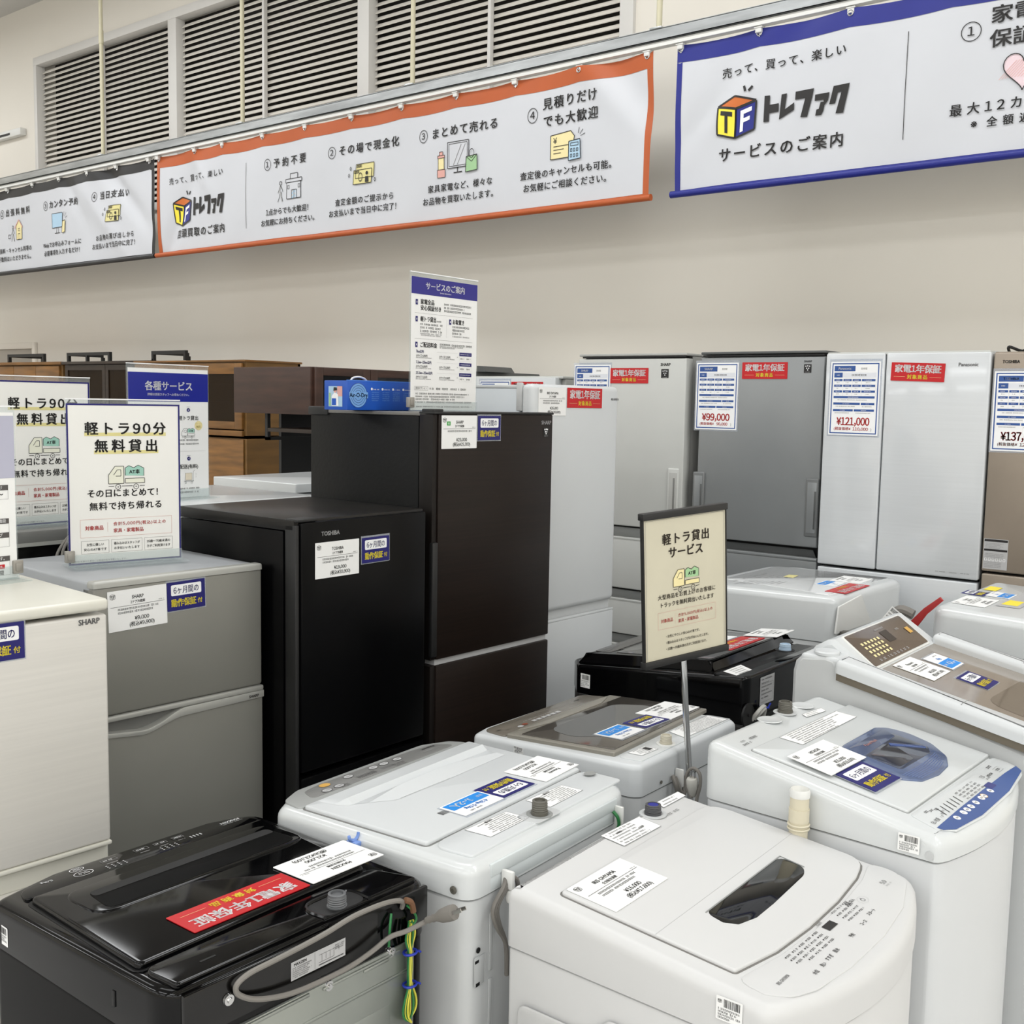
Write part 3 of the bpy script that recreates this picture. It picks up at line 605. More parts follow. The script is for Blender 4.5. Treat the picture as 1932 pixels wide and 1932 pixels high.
def year_sign(M, label, w=.212, h=.073):
    p = Pr(); p.t('家電1年保証', 0, .16 * h, .034, WHITEI, 2, b=.03, w=.87 * w); p.t('対象商品', 0, -.27 * h, .0185, YEL, 2, b=.03, w=.38 * w)
    for s_ in (-1, 1): p.ln(s_ * .23 * w, -.27 * h, s_ * .44 * w, -.27 * h, .0007, YELW, 2)
    return card_obj('guarantee_sign', w, h, p, RED, M, label, 'sign', 'red one-year guarantee signs')
def size_tag(M, label, txt='1~2人', kg='4.2kg~5.5kg', w=.118, h=.066):
    p = Pr(); p.r(-.46 * w, -.44 * h, .46 * w, .02 * h, LBLUE, 1); p.t(txt, .12 * w, -.21 * h, .021, WHITEI, 2, b=.025); p.t('目安', -.33 * w, -.21 * h, .009, WHITEI, 2, b=.02)
    p.t(kg, .0, .18 * h, .0125, LBLUE, 2, b=.02); p.gk(.0, .38 * h, .3 * w, .005, INK)
    return card_obj('capacity_tag', w, h, p, WHITEI, M, label, 'tag', 'light blue capacity tags', sleeve=.003)
def spec_sheet(M, label, brand, year, model, price, tax, w=.21, h=.303):
    p = Pr(); p.fr(-w / 2 + .006, -h / 2 + .006, w / 2 - .006, h / 2 - .006, .0045, SHEETB, 1)
    y = h / 2 - .017; a = -w / 2 + .016; b = w / 2 - .016; W = b - a
    p.r(a, y - .022, a + .5 * W, y, SHEETB, 1); p.t(brand, a + .25 * W, y - .011, .014, WHITEI, 2, b=.015); p.gk(a + .64 * W, y - .011, a + .84 * W, .008, INK)
    y -= .028; p.r(a, y - .02, a + .2 * W, y, SHEETB, 1); p.gk(a + .06 * W, y - .01, a + .14 * W, .005, WHITEI); p.r(a + .205 * W, y - .02, b, y, mat('sheet_pale', (226, 228, 234), .6, var=.01), 1); p.gk(a + .42 * W, y - .01, a + .78 * W, .0085, INK)
    y -= .026
    for row in ((.22, .22, .22, .34), (.22, .22, .22, .34), (.22, .22, .22, .34)):
        x = a
        for c in row:
            p.r(x + .001, y - .009, x + c * W - .003, y, SHEETB, 1); p.gk(x + .2 * c * W, y - .0045, x + .7 * c * W, .003, WHITEI); p.gk(x + .3 * c * W, y - .015, x + .6 * c * W, .004, INKG); x += c * W
        y -= .0235
    for row in ((1.0,), (.66, .34), (.5, .5)):
        x = a
        for c in row: p.r(x + .001, y - .009, x + c * W - .003, y, SHEETB, 1); p.gk(x + .35 * c * W, y - .0045, x + .6 * c * W, .003, WHITEI); p.gk(x + .1 * c * W, y - .0155, x + .8 * c * W, .004, INKG); x += c * W
        y -= .027
    for q in (.0, .22, .44, .66, 1): p.ln(a + q * W, y + .08, a + q * W, h / 2 - .075, .0004, INKL, 1)
    p.t(price, 0, -h / 2 + .056, .043, REDT, 2, b=.022, w=.78 * W); p.t('(税抜価格¥', a + .008, -h / 2 + .026, .0145, REDT, 2, b=.015, al='L', w=.072); p.t(tax, a + .68 * W, -h / 2 + .026, .0175, REDT, 2, b=.018); p.t(')', b - .012, -h / 2 + .026, .016, INKG, 2)
    return card_obj('spec_sheet', w, h, p, WHITEI, M, label, 'price sheet', 'blue framed specification sheets', sleeve=.006)
def stock_label(parent, M, w=.033, h=.03):
    p = Pr(); p.pg(rpoly([(-w / 2, -h / 2), (w / 2, -h / 2), (w / 2, h / 2), (-w / 2, h / 2)], .002), PAPER, 1); cube_mark(p, -.36 * w, .3 * h, .006, .0004, False, 2); p.barcode(-.2 * w, .08 * h, .42 * w, .42 * h, INK, 2)
    for k, e in enumerate((.42, .3, .44, .05)): p.gk(-.42 * w, (-.02 - .12 * k) * h, e * w, .0034, INK)
    return printed('barcode_label', p, lambda x, y, hh: Vector((x, y, hh + .0003)), parent, M)

# ---------------------------------------------------------------- refrigerators
FRONT = lambda x, z, hh: Vector((x, -hh, z))
def root_of(name, label, cat_, fit, group=None, s=1.0):
    X, Y, yaw, d = fit; a = R(yaw); return thing(name, label, cat_, cam_scaled(at(X + math.sin(a) * d / 2, Y - math.cos(a) * d / 2, yaw), s), group)
def onf(t, x, z, roll=0, y=0): return mw(t) @ T(x, y - .0008, z) @ RX90 @ Matrix.Rotation(R(roll), 4, 'Z')
def fprint(t, p, name='logo', y=0): return printed(name, p, lambda x, z, hh: Vector((x, y - .0006 - hh, z)), t)
def plasma_badge(t, x, z, w=.034, h=.037):
    p = Pr(); p.pg(rpoly([(x - w / 2, z - h / 2), (x + w / 2, z - h / 2), (x + w / 2, z + h / 2), (x - w / 2, z + h / 2)], .002), BMAT, 1)
    for (a, b) in ((-.25, .22), (0, .25), (.25, .22), (-.13, -.02), (.13, -.02), (0, -.22)): p.ci(x + a * w, z + b * h + .002, .0028, WHITEI, 2, 8)
    p.gk(x - .3 * w, z - .4 * h, x + .3 * w, .002, WHITEI, 2); fprint(t, p, 'badge')
# F1 white hairline fridge, far left
t = root_of('refrigerator', 'white wood-grain two-door fridge at the left edge of the photo', 'refrigerator', (-2.244, 1.003, 85.79, .363), 'refrigerators along the aisle'); F1 = t
obj('body', [(*box(-.243, .243, .062, .52, .03, 1.2, .004), OFFW)], t)
obj('top_panel', [(*box(-.246, .246, -.004, .525, 1.207, 1.232, .008, 3), CREAMT)], t)
obj('upper_door', [(*box(-.243, .243, 0, .055, .715, 1.199, .006, 3), HAIRW)], t); obj('door_rim', [(*box(-.244, .244, -.003, .05, .706, .7145, .003), CREAMT)], t)
obj('handle_recess', [(*box(-.243, .243, .014, .055, .66, .705, .003), CREAMT)], t); obj('lower_door', [(*box(-.243, .243, 0, .055, .06, .66, .006, 3), HAIRW)], t)
for s_ in (-1, 1): obj('foot', [(*cyl(s_ * .2, .08, 0, .04, .02), BMAT)], t); 
p = Pr(); p.t('SHARP', .2035, 1.188, .0165, INKG, 1, b=.03, w=.045); fprint(t, p)
six_tag(onf(t, .017, 1.171), 'navy guarantee tag on the white wood-grain fridge, cut by the left frame edge')
# F2 silver two-door fridge
t = root_of('refrigerator', 'silver-grey two-door fridge with a curved handle lip and poster on top', 'refrigerator', (-2.546, 1.647, 86.61, .363), 'refrigerators along the aisle'); F2 = t
obj('body', [(*box(-.24, .24, .058, .5, .03, 1.17, .004), SILVL)], t)
obj('top_panel', [(*slab(rpoly([(-.241, .008), (.241, .008), (.241, .508), (-.241, .508)], .012), lambda a, b: 0, 1.172, 1.202, .006), SILVT)], t)
obj('upper_door', [(*box(-.241, .241, 0, .052, .872, 1.192, .008, 3), SILV)], t)
obj('door_cap', [(*slab(rpoly([(-.2415, -.003), (.2415, -.003), (.2415, .03), (-.2415, .03)], .008), lambda a, b: 0, 1.189, 1.206, .007), SILVL)], t)
obj('door_rim', [(*box(-.2425, .2425, -.004, .05, .857, .871, .004, 2), SILVL)], t)
flatxz = Matrix(((1, 0, 0, 0), (0, 0, -1, 0), (0, 1, 0, 0), (0, 0, 0, 1)))   # (x, z, out) -> (x, -out, z)
curve = lambda u: .838 - (.026 * (1 - math.cos(max(0, min(1, (.0 - u) / .12)) * math.pi)) / 2 if u > -.12 else .026 - .014 * max(0, min(1, (-.12 - u) / .12)))
us = [-.2415 + k * .2435 / 16 for k in range(17)]
lp = [(.2415, .05), (-.2415, .05)] + [(u, curve(u) + .004) for u in us] + [(.2415, .842)]
obj('lower_door', [(*xf(slab(lp, lambda a, b: 0, -.052, 0.0, .004), flatxz), SILV)], t)
band = [(u, curve(u) - .004) for u in us] + [(.2425, .838), (.2425, .857)] + [(u, curve(u) + .008 + .010 * max(0, min(1, (u + .06) / .06))) for u in reversed(us)]
obj('handle_lip', [(*xf(slab(band, lambda a, b: 0, -.05, .005, .002, 2), flatxz), SILVL)], t)
obj('handle_recess', [(*box(-.236, .236, .02, .055, .80, .86), GREYPD)], t)
for s_ in (-1, 1): obj('foot', [(*cyl(s_ * .2, .08, 0, .04, .02), BMAT)], t)
p = Pr(); p.t('SHARP', .209, .846, .0105, INK, 1, b=.02, w=.034); printed('logo', p, lambda x, z, hh: Vector((x, -.0056 - hh, z)), t)
price_card(onf(t, -.125, 1.13, 1.5), 'price card reading 9,000 yen on the silver-grey fridge', 'SHARP', '2ドア冷蔵庫', '¥9,000', '(税込¥9,900)')
six_tag(onf(t, .009, 1.147, 1.2), 'navy guarantee tag on the silver-grey fridge')
obj('cord', [(*cat(tube([(-.08, .497, 1.14), (-.075, .53, 1.19), (-.05, .535, 1.232), (-.02, .533, 1.256), (.03, .53, 1.258), (.052, .53, 1.235), (.058, .53, 1.17)], .0042, 8), tube([(-.065, .5, 1.14), (-.06, .525, 1.2), (-.035, .53, 1.245), (-.012, .53, 1.262)], .0042, 8)), CORD)], t)
pg = obj('plug', [(*cat(xf(cat(cyl(0, 0, 0, .028, .0055, 12, .0085), box(-.013, .013, -.009, .009, .028, .056, .004)), T(-.012, .53, 1.262) @ Matrix.Rotation(R(38), 4, 'Y'))), mat('plug_grey', (198, 196, 188), .5, var=.04))], t)
obj('prong', [(*xf(cat(box(.013, .026, -.006, -.0045, .036, .042), box(.013, .026, .0045, .006, .036, .042)), T(-.012, .53, 1.262) @ Matrix.Rotation(R(38), 4, 'Y')), CHROME)], pg)
obj('cable_tie', [(*cat(tube([(-.03, .522, 1.252), (-.018, .54, 1.25), (-.01, .522, 1.247), (-.024, .518, 1.25)], .002, 6, 4, True), tube([(-.03, .522, 1.252), (-.042, .52, 1.272)], .002, 6, 3), tube([(-.012, .52, 1.247), (.004, .516, 1.242)], .002, 6, 3)), BLUET)], t)
# F3 black fridge
t = root_of('refrigerator', 'shorter glossy black fridge between the silver-grey and dark brown fridges', 'refrigerator', (-2.533, 2.182, 89.54, .533), 'refrigerators along the aisle', .985); F3 = t
obj('body', [(*box(-.25, .25, .06, .535, .03, 1.29, .003), BS)], t)
obj('top_panel', [(*box(-.252, .252, .014, .54, 1.292, 1.324, .004), mat('black_top', (30, 28, 26), .32, spec=.3, var=.12))], t)
obj('upper_door', [(*box(-.236, .25, 0, .054, .62, 1.316, .005), BS)], t); obj('lower_door', [(*box(-.236, .25, 0, .054, .06, .605, .005), BS)], t)
obj('door_edge_strip', [(*box(-.252, -.238, .006, .05, .06, 1.31, .003), BMAT)], t); obj('hinge_cover', [(*box(-.25, -.18, .0, .05, 1.317, 1.326, .003), BMAT)], t)
for s_ in (-1, 1): obj('foot', [(*cyl(s_ * .2, .08, FZ(.985), .04, .02), BMAT)], t)
p = Pr(); p.t('TOSHIBA', -.133, 1.281, .0165, INKL, 1, b=.03, w=.066); fprint(t, p)
price_card(onf(t, -.108, 1.207), 'price card reading 19,000 yen on the glossy black fridge', 'TOSHIBA', '2ドア冷蔵庫', '¥19,000', '(税込¥20,900)', .162)
six_tag(onf(t, .039, 1.22, .5), 'navy guarantee tag on the glossy black fridge')
# F4 dark brown fridge
t = root_of('refrigerator', 'tall dark brown two-door fridge with the service board on top', 'refrigerator', (-2.403, 2.612, 87.61, .544), 'refrigerators along the aisle', 1.045); F4 = t
obj('body', [(*box(-.27, .27, .065, .56, .1, 1.606, .004), mat('fridge_side_black', (14, 15, 15), .45, spec=.18, var=.08, bump=.25, scale=(90, 90, 90)))], t)
obj('top_panel', [(*box(-.272, .272, .035, .565, 1.606, 1.617, .003), mat('grey_top', (120, 118, 114), .4, var=.05))], t)
obj('upper_door', [(*box(-.252, .271, 0, .058, .89, 1.612, .004), BROWNF)], t); obj('lower_door', [(*box(-.252, .271, 0, .058, .12, .872, .004), BROWNF)], t)
obj('door_edge_strip', [(*cat(box(-.273, -.253, .004, .06, .89, 1.612, .003), box(-.273, -.253, .004, .06, .12, .872, .003)), mat('brown_edge', (26, 22, 20), .4, spec=.2, var=.1))], t)
obj('handle_recess', [(*box(-.276, -.253, -.004, .012, .9, 1.24, .004), BMAT)], t)
obj('door_cap', [(*cat(box(-.274, .273, -.002, .06, 1.612, 1.619, .002), box(-.274, -.235, -.002, .05, 1.617, 1.627, .003)), BMAT)], t)
obj('rear_hinge', [(*box(-.276, -.25, .47, .567, 1.60, 1.626, .004), BMAT)], t); obj('split_gap', [(*box(-.25, .268, .01, .05, .872, .89), INKL)], t)
for s_ in (-1, 1): obj('foot', [(*cyl(s_ * .22, .09, FZ(1.045), .12, .02), BMAT)], t)
p = Pr(); p.t('SHARP', .2365, 1.587, .0165, INKL, 1, b=.03, w=.05); fprint(t, p); plasma_badge(t, .236, 1.556, .026, .03)
price_card(onf(t, -.168, 1.56), 'price card with a green mark, on the dark brown fridge', 'SHARP', '2ドア冷蔵庫', '¥23,000', '(税込¥25,300)', .149, .097, 1, True)
six_tag(onf(t, -.037, 1.571), 'navy guarantee tag on the dark brown fridge', .101)
# F5 white two-door fridge
t = root_of('refrigerator', 'tall plain white two-door fridge behind the dark brown one', 'refrigerator', (-2.473, 3.323, 87.65, .273), 'refrigerators along the aisle'); F5 = t
obj('body', [(*box(-.258, .258, .062, .6, .03, 1.7, .004), mat('white_side', (205, 211, 215), .4, var=.02))], t)
obj('top_panel', [(*box(-.26, .26, .05, .6, 1.7, 1.712, .003), WS)], t)
obj('upper_door', [(*box(-.261, .261, 0, .056, .89, 1.716, .02, 4), WS)], t); obj('lower_door', [(*box(-.261, .261, 0, .056, .06, .852, .008, 3), WS)], t)
obj('handle_recess', [(*box(-.255, .255, .022, .06, .85, .895), WC)], t); obj('handle_lip', [(*box(-.258, .258, -.001, .02, .848, .858, .004), WG)], t)
obj('rear_hinge', [(*box(-.262, -.25, .05, .075, 1.62, 1.72, .003), WC)], t)
for s_ in (-1, 1): obj('foot', [(*cyl(s_ * .2, .09, 0, .04, .02), BMAT)], t)
p = Pr(); p.t('IRIS OHYAMA', .231, 1.668, .012, INKG, 1, b=.02, w=.05); fprint(t, p)
price_card(onf(t, -.152, 1.655), 'price card on the plain white fridge behind the dark brown one', 'IRIS OHYAMA', '2ドア冷蔵庫', '¥26,000', '(税込¥28,600)')
year_sign(onf(t, .04, 1.67), 'red guarantee sign on the plain white fridge, beside its price card')
# ------ back row, against the wall
def backfridge(name, label, fit, w, D, top, zs, dm, sm, gap_m, th=.07, topm=None):
    t = root_of(name, label, 'refrigerator', fit, 'large fridges along the back wall')
    obj('body', [(*box(-w / 2 + .004, w / 2 - .004, th + .006, D, .03, top - .012, .004), sm)], t)
    obj('top_panel', [(*box(-w / 2, w / 2, .004, D, top - .012, top, .004), topm or sm)], t)
    for (x0, x1, z0, z1, nm) in zs: obj(nm, [(*box(x0, x1, 0, th, z0, z1, .006, 3), dm)], t)
    obj('gasket_gap', [(*box(-w / 2 + .01, w / 2 - .01, th - .02, th + .006, .08, top - .015), gap_m)], t)
    for s_ in (-1, 1): obj('foot', [(*cyl(s_ * (w / 2 - .08), .1, 0, .04, .025), BMAT)], t)
    return t
# B1
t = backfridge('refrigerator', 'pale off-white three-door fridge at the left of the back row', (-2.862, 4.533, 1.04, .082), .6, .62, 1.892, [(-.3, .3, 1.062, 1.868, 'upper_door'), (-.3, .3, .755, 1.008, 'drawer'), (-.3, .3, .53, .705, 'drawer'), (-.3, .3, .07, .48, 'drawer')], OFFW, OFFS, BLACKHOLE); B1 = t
for (z0, z1) in ((1.008, 1.052), (.705, .742), (.48, .52)): obj('handle_recess', [(*box(-.296, .296, .03, .06, z0, z1, .002), GREYP)], t); obj('handle_lip', [(*box(-.3, .3, -.002, .02, z0 - .012, z0, .003), OFFW)], t)
obj('top_gap', [(*box(-.275, .297, -.002, .01, 1.872, 1.879), BLACKHOLE)], t)
for x in (.252,): h = obj('handle', [(*box(x - .029, x + .03, -.008, .02, 1.06, 1.355, .006, 3), OFFW)], t); obj('grip_groove', [(*box(x - .018, x + .022, -.010, -.007, 1.06, 1.335, .001), OFFS)], h); obj('grip_slot', [(*box(x + .004, x + .012, -.012, -.009, 1.07, 1.31, .001), GREYPD)], h)
p = Pr(); p.t('SHARP', .191, 1.839, .018, INK, 1, b=.03, w=.068); fprint(t, p); plasma_badge(t, .189, 1.797, .04, .042)
spec_sheet(onf(t, -.217, 1.688), 'specification sheet partly hidden behind the plain white fridge top', 'SHARP', '', '', '¥99,000', '90,000')
year_sign(onf(t, -.006, 1.787), 'red guarantee sign on the pale off-white fridge of the back row')
# B2
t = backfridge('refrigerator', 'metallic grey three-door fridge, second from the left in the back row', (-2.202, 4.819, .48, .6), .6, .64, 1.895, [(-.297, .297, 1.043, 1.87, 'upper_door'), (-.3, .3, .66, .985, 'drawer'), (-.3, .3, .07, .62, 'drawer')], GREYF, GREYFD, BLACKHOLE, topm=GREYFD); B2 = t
obj('handle_recess', [(*slab([(-.29, -.985), (.29, -.985), (.27, -1.03), (-.27, -1.03)], lambda a, b: 0, 0, .001), GREYFD)], t, Matrix(((1, 0, 0, 0), (0, 0, -1, .03), (0, -1, 0, 0), (0, 0, 0, 1))))
obj('handle_lip', [(*box(-.3, .3, -.002, .025, .983, .998, .004), GREYF)], t); obj('top_gap', [(*box(-.285, .294, -.002, .01, 1.873, 1.88), BLACKHOLE)], t)
for x in (.268, -.285):
    h = obj('handle', [(*box(x - .03, x + .03, -.008, .02, 1.09, 1.345, .006, 3), mat('grey_handle', (118, 120, 120), .4, .2, var=.03))], t); obj('grip_groove', [(*box(x - .02, x + .022, -.010, -.007, 1.108, 1.328, .001), GREYF)], h); obj('grip_slot', [(*box(x + .012, x + .02, -.012, -.009, 1.125, 1.29, .001), GREYFD)], h)
p = Pr(); p.t('SHARP', .221, 1.849, .012, INK, 1, b=.02, w=.043); fprint(t, p); plasma_badge(t, .221, 1.818)
spec_sheet(onf(t, -.21, 1.694), 'specification sheet with 99,000 yen on the metallic grey fridge', 'SHARP', '', '', '¥99,000', '90,000')
year_sign(onf(t, .021, 1.81), 'red guarantee sign on the metallic grey fridge of the back row', .216)
# B3
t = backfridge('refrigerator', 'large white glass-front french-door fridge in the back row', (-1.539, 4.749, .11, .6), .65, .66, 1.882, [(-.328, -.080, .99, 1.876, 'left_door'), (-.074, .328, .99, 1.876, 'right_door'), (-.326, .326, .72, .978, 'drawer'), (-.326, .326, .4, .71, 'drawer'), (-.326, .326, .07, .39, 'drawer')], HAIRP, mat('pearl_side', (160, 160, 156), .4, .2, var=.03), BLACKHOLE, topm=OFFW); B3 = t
p = Pr(); p.t('Panasonic', .247, 1.828, .0195, INKG, 1, b=.025, w=.075); p.gk(.165, 1.011, .205, .004, INKG, 1); p.gk(.22, 1.011, .25, .004, INKG, 1); p.gk(.262, 1.012, .296, .004, INKG, 1); fprint(t, p)
spec_sheet(onf(t, -.2, 1.691), 'specification sheet with 121,000 yen on the white french-door fridge', 'Panasonic', '', '', '¥121,000', '110,000')
year_sign(onf(t, .054, 1.799, -1.8), 'red guarantee sign on the white french-door fridge')
# B4
t = backfridge('refrigerator', 'champagne beige fridge at the right edge of the back row', (-.9, 4.76, 0, .6), .6, .64, 1.876, [(-.302, -.002, 1.03, 1.872, 'left_door'), (.002, .302, 1.03, 1.872, 'right_door'), (-.3, .3, .6, 1.02, 'drawer'), (-.3, .3, .07, .59, 'drawer')], BEIGEF, BEIGEF, BLACKHOLE); B4 = t
p = Pr(); p.t('TOSHIBA', -.239, 1.838, .0175, INKG, 1, b=.03, w=.062); fprint(t, p)
spec_sheet(onf(t, -.19, 1.65), 'specification sheet with 137,000 yen, cut by the right frame edge', 'TOSHIBA', '', '', '¥137,000', '125,000')
p = Pr(); p.r(-.297, 1.04, -.208, 1.158, INKL, 1); p.r(-.295, 1.147, -.21, 1.156, INK, 2); p.r(-.295, 1.11, -.21, 1.118, INK, 2)
for k in range(5): p.gk(-.292, 1.14 - k * .0055, -.225 - (k % 2) * .012, .003, INKG, 2)
for k in range(6): p.fr(-.292 + k * .0135, 1.072, -.283 + k * .0135, 1.083, .0015, WHITEI, 2)
for k in range(4): p.gk(-.292, 1.1 - k * .006, -.222, .003, INKG, 2); p.gk(-.292, 1.066 - k * .006, -.23, .003, INKG, 2)
fprint(t, p, 'notice_sticker')
obj('top_cord', [(*tube([(-.3, .2, 1.885), (-.28, .12, 1.9), (-.24, .15, 1.885), (-.2, .1, 1.895), (-.15, .14, 1.885), (-.08, .1, 1.897), (0, .13, 1.885)], .006, 8), BMAT)], t)
# low fridges seen between the poster board and the back row
t = root_of('refrigerator', 'white fridge behind the poster board with a half-hidden red sign', 'refrigerator', (-3.66, 4.6, 0, 0), 'large fridges along the back wall'); B0 = t
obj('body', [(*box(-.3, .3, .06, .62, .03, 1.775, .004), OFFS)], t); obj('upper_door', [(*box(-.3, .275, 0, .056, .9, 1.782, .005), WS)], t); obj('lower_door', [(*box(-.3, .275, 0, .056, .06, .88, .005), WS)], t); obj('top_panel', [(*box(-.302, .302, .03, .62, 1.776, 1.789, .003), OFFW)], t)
spec_sheet(onf(t, -.13, 1.613), 'specification sheet on the white fridge behind the poster board', 'SHARP', '', '', '¥66,000', '60,000')
year_sign(onf(t, .09, 1.722), 'red guarantee sign half hidden above the plain white fridge')
t = root_of('refrigerator', 'grey fridge with a dark top, between the blue box and poster board', 'refrigerator', (-4.28, 4.62, 0, 0), 'large fridges along the back wall')
obj('body', [(*box(-.3, .3, .06, .62, .03, 1.79, .004), GREYFD)], t); obj('upper_door', [(*box(-.29, .3, 0, .056, .9, 1.785, .005), mat('mid_grey_front', (150, 152, 152), .4, .2, var=.03))], t); obj('lower_door', [(*box(-.29, .3, 0, .056, .06, .88, .005), GREYF)], t)
obj('top_panel', [(*slab([(-.305, -.004), (.305, -.004), (.305, .62), (-.305, .62)], lambda a, b: 0, 1.79, 1.818, .004), GREYFD)], t); obj('rear_cover', [(*slab([(.3, 1.815), (.37, 1.815), (.345, 1.845), (.3, 1.848)], lambda a, b: 0, -.3, -.05), GREYFD)], t, flatxz)
obj('top_cord', [(*tube([(-.26, .3, 1.822), (-.16, .28, 1.85), (-.05, .3, 1.87), (.05, .3, 1.865), (.08, .3, 1.83)], .006, 8), CORD)], t)
# appliances standing behind the aisle fridges (only their tops show)
t = thing('refrigerator', 'white fridge top behind the black fridge, carrying the blue-headed poster', 'refrigerator', at(-3.2, 2.12, 90), 'appliances behind the aisle fridges'); R1 = t
obj('body', [(*box(-.31, .42, -.28, .28, .03, 1.28, .004), WC)], t); obj('top_panel', [(*slab(rpoly([(-.315, -.305), (.44, -.305), (.44, .29), (-.315, .29)], .02), lambda a, b: 0, 1.283, 1.316, .008), WG)], t); obj('door', [(*box(-.31, .42, .285, .33, .06, 1.28, .006), WS)], t)
obj('rear_strip', [(*box(-.3, .2, -.309, -.303, 1.262, 1.292, .002), PLW)], t)
t = thing('refrigerator', 'white fridge with a raised top plate left of the dark brown fridge', 'refrigerator', at(-3.55, 3.06, 90), 'appliances behind the aisle fridges')
obj('body', [(*box(-.26, .27, -.25, .25, .03, 1.28, .004), WC)], t); obj('top_panel', [(*slab(rpoly([(-.27, -.262), (.28, -.262), (.28, .262), (-.27, .262)], .008), lambda a, b: 0, 1.285, 1.32, .004), WG)], t)
t = thing('refrigerator', 'dark grey-topped fridge behind the silver one, carrying a truck poster', 'refrigerator', at(-3.26, 1.51, 90), 'appliances behind the aisle fridges'); R0 = t
obj('body', [(*box(-.26, .25, -.28, .28, .03, 1.22, .004), BS)], t); obj('top_panel', [(*box(-.265, .255, -.3, .3, 1.23, 1.265, .004), GREYPD)], t); obj('back_strip', [(*cat(box(-.26, .25, -.306, -.298, 1.222, 1.232), box(-.26, .25, -.3, -.29, 1.12, 1.15)), SILVL)], t)
# ---------------------------------------------------------------- washing machines
def washer(label, X, Y, yaw, d, zb, zf, top, zs, m_top, m_cab, group, r=.014, base=None, gap=None, cab=None, s=1.0):  # outlines and details were projected from image pixels onto each top plane
    t = thing('washing_machine', label, 'washing machine', cam_scaled(at(X, Y, yaw), s), group); t['pl'] = [d, zb, zf]; z = plane(t)
    cb_ = cab or inset(ccw(top), .003)
    obj('cabinet', [(*slab(cb_, lambda a, b: 0, .045, zs - .004, .004, 2), m_cab)], t)
    obj('seam', [(*slab(inset(ccw(cb_), .004), lambda a, b: 0, zs - .006, zs + .006), gap or GREYPD)], t)
    obj('top_cover', [(*slab(top, z, 0, 0, r, 5, zs), m_top)], t)
    us = [p[0] for p in top]; vs = [p[1] for p in top]
    for a in (min(us) + .07, max(us) - .07):
        for b in (min(vs) + .08, max(vs) - .06): obj('foot', [(*cyl(a, b, FZ(s), .05, .022, 14), BMAT)], t)
    return t
def plane(t, dh=0):
    d, zb, zf = list(t['pl']); return lambda u, v: zf + (zb - zf) * (v + d / 2) / d + dh
def onw(t, u, v, ang=0, h=.001, tilt=0):
    d, zb, zf = list(t['pl']); return mw(t) @ T(u, v, plane(t)(u, v) + h) @ Matrix.Rotation(math.atan2(zb - zf, d) + R(tilt), 4, 'X') @ Matrix.Rotation(R(ang), 4, 'Z')
def wprint(t, p, name='panel_print', h=.001): z = plane(t); return printed(name, p, lambda a, b, hh: Vector((a, b, z(a, b) + h + hh)), t)
def inlet(t, u, v, h0, r, hgt, m, cap=None, rim=True):
    z = plane(t)(u, v) + h0
    pr_ = [(r * 1.12, z), (r * 1.12, z + hgt * .25), (r, z + hgt * .28)]
    for k in range(4): pr_ += [(r * 1.05, z + hgt * (.34 + .14 * k)), (r * .98, z + hgt * (.41 + .14 * k))]
    pr_ += [(r, z + hgt * .97), (r * .9, z + hgt), (r * .72, z + hgt), (r * .7, z + hgt * .86)]
    w = obj('water_inlet', [(*lathe(pr_, u, v), m)], t)
    if rim: obj('inlet_recess', [(*lathe([(r * 1.75, z - .0005), (r * 1.75, z + .0012), (r * 1.3, z + .0018), (r * 1.2, z + .0006)], u, v), cap or GREYP)], t)
    return w
def sticker(t, quad, lines, name='warning_label', dark_bar=False, h=.001, big=()):
    """a printed sticker; quad = local corners (first two = its top edge)"""
    Q = [Vector(q) for q in quad]; f = lambda s, q: tuple(Q[0] * (1 - s) * (1 - q) + Q[1] * s * (1 - q) + Q[2] * s * q + Q[3] * (1 - s) * q)
    p = Pr(); p.pg([tuple(q) for q in quad], PAPER, 1); p.pl([tuple(q) for q in quad], .0007, INKG, 2, True)
    W = (Q[1] - Q[0]).length; Hh = (Q[3] - Q[0]).length; e = Q[1] - Q[0]; ang = math.degrees(math.atan2(e.y, e.x))
    for (s, q, body, sz) in big: p.t(body, *f(s, q), sz, INK, 3, b=.02, ang=ang)
    for k in range(lines):
        q = (k + .7) / (lines + .4)
        a = f(.06 + .02 * (k % 2), q); L = W * p.rnd.uniform(.55, .88); p.gk(a[0], a[1], a[0] + L, Hh / (lines + 2) * .62, INK, 2, ang)
    return wprint(t, p, name, h)
def bowed(q, r, bow, n=14):
    """outline whose front edge (third to fourth corner) bows outwards"""
    a, b = Vector(q[2]), Vector(q[3]); arc = [a.lerp(b, k / n) + Vector((0, -bow * (1 - (2 * k / n - 1) ** 2))) for k in range(2, n - 1)]
    ch = [a + (Vector(q[1]) - a).normalized() * r[2], a] + arc + [b, b + (Vector(q[0]) - b).normalized() * r[3]]
    for _ in range(2):
        nx = [ch[0]]
        for p, c in zip(ch, ch[1:]): nx += [p.lerp(c, .25), p.lerp(c, .75)]
        ch = nx + [ch[-1]]
    def corner(p, c, n_, rr):
        p, c, n_ = Vector(p), Vector(c), Vector(n_); s_, e = c + (p - c).normalized() * rr, c + (n_ - c).normalized() * rr
        return [tuple(s_ * (1 - k / 5) ** 2 + c * 2 * k / 5 * (1 - k / 5) + e * (k / 5) ** 2) for k in range(6)]
    return ccw(corner(q[3], q[0], q[1], r[0]) + corner(q[0], q[1], q[2], r[1]) + [tuple(p) for p in ch])
